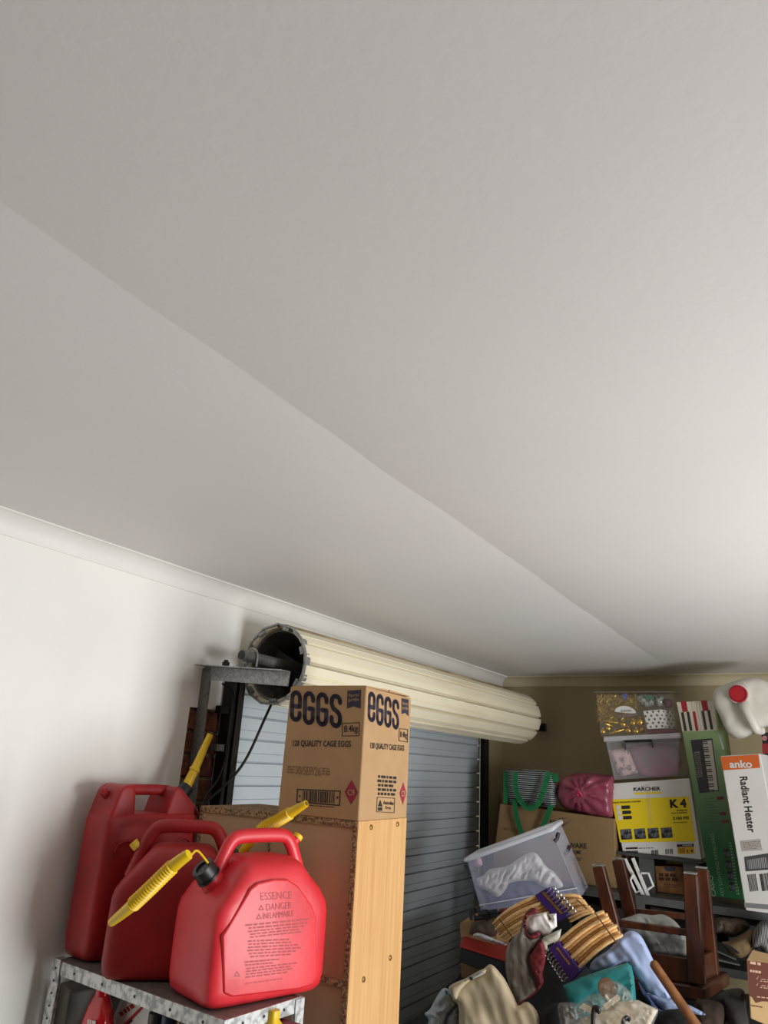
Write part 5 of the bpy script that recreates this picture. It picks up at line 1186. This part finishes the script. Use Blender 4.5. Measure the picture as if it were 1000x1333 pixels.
M_zeb = mat('striped_knit', (170, 168, 164), .85, rgb2=(30, 32, 34), kind='stripe', scale=9, stretch=(5, 1, 1.2), lo=.45, hi=.55)
soft('striped_knit', [ce(*q) for q in ((640, 430), (680, 320), (740, 240), (830, 235), (960, 300), (980, 500), (900, 620), (790, 610), (730, 520), (670, 560))], 4.2, M_zeb, None, thick=.07, back=.1, edge=12, fold=.02, step=4, seed=22, label='black and white striped knitwear at the right edge', cat='clothes')
for i, (pts, lab) in enumerate(((((255, 545), (480, 640), (480, 655), (258, 560)), 'upper grey folder on the lower rack shelf'), (((265, 640), (520, 700), (520, 716), (268, 656)), 'lower grey folder on the lower rack shelf'))):
    b = MB(); P = [at(*ce(*q), 4.28) for q in (pts[3], pts[2], pts[1], pts[0])]; b.hexa(P + [p + Vector((-.03, .25, 0)) for p in P]); b.build('folder', mat('grey_folder', (110, 112, 108), .6), None, label=lab, cat='folder', group='folders on the lower rack shelf')
# --- kraft product box at the right edge
pl, f, g = qbox((972, 1249), (1040, 1266), (1034, 1350), (977, 1326), 3.25, 0, .2)
pb = thing('product_box', (f[0] + f[1] + g[0] + g[1]) / 4, 'kraft box with brown printed top at the lower right edge', 'box')
solid('carton', f, g, mat('pale_kraft', (214, 178, 126), .75, var=.05), pb)
M_brp = mat('brown_box_print', (112, 66, 50), .6, var=.04)
ink([[ce(592, 655), ce(1100, 720), ce(1090, 1110), ce(818, 1095), ce(760, 1090), ce(690, 1108), ce(650, 1045), ce(620, 1035), ce(602, 850)]], pl, M_brp, pb, off=.0012, name='brown_panel')
M_pinkp = mat('peach_print', (226, 186, 158), .6)
lines(pl, ce(625, 662), ce(750, 680), ce(628, 694), 1, M_pinkp, pb, 91, off=.002, words=2, fill=.9)
lines(pl, ce(622, 748), ce(742, 766), ce(624, 780), 1, M_pinkp, pb, 92, off=.002, words=5, fill=.8)
for y in (840, 908): 
    lines(pl, ce(730, y + 2), ce(1000, y + 34), ce(732, y + 44), 2, M_pinkp, pb, 93, off=.002, words=5, fill=.35)
    ink([[ce(690, y), ce(700, y + 10), ce(712, y - 16), ce(716, y - 12), ce(702, y + 20)]], pl, M_pinkp, pb, off=.002, name='tick_mark')
lines(pl, ce(690, 1030), ce(1000, 1070), ce(692, 1050), 1, M_pinkp, pb, 94, off=.002, words=6, fill=.6)
lines(pl, ce(636, 1128), ce(760, 1146), ce(637, 1142), 1, M_brp, pb, 95, off=.002, words=4, fill=.8)
# --- dark clothes at the lower right
soft('grey_clothes', [ce(*q) for q in ((255, 1080), (330, 990), (430, 955), (560, 975), (590, 1180), (600, 1400), (340, 1400), (330, 1180)) ], 3.45, mat('charcoal_cloth', (66, 62, 58), .9, var=.15, scale=14), None, thick=.06, edge=12, fold=.03, freq=.12, step=5, seed=24, label='charcoal clothes beside the kraft box at the lower right', cat='clothes')
soft('brown_clothes', [ce(*q) for q in ((40, 1100), (120, 1068), (250, 1085), (340, 1130), (350, 1300), (300, 1400), (60, 1400))], 3.40, mat('dark_brown_cloth', (70, 54, 44), .9, var=.15, scale=14), None, thick=.05, edge=12, fold=.03, freq=.12, step=5, seed=25, label='dark brown clothes right of the broom handle', cat='clothes')

b = MB(); b.bar((-1.98, 4.93, 0), (-1.99, 4.96, 1.62), .045, .03, (0, 1, 0)); b.build('wooden_batten', mat('tan_batten', (176, 152, 108), .7, var=.08), None, bevel=.002, label='tan wooden batten standing in the corner left of the moving carton', cat='batten')

# added dark boxes standing for the shade on the lower shelf
for i, (x0, x1, h) in enumerate(((-1.80, -1.42, .20), (-1.38, -1.02, .16), (-.98, -.66, .19), (-.60, -.16, .17))):
    b = MB(); b.box(((x0 + x1) / 2, 4.72, ZL + .001 + h / 2), (x1 - x0, .40, h)); b.build('shade_filler', mat('filler_shade_dark', (48, 44, 42), .8), None, bevel=.004, label=('added dark filler for shade at the door end of the lower rack shelf', 'added dark filler for shade in the middle of the lower rack shelf', 'added dark filler for shade behind the stool on the lower rack shelf', 'added dark filler for shade behind the hats on the lower rack shelf')[i], cat='box', group='added shade fillers on the lower rack shelf')
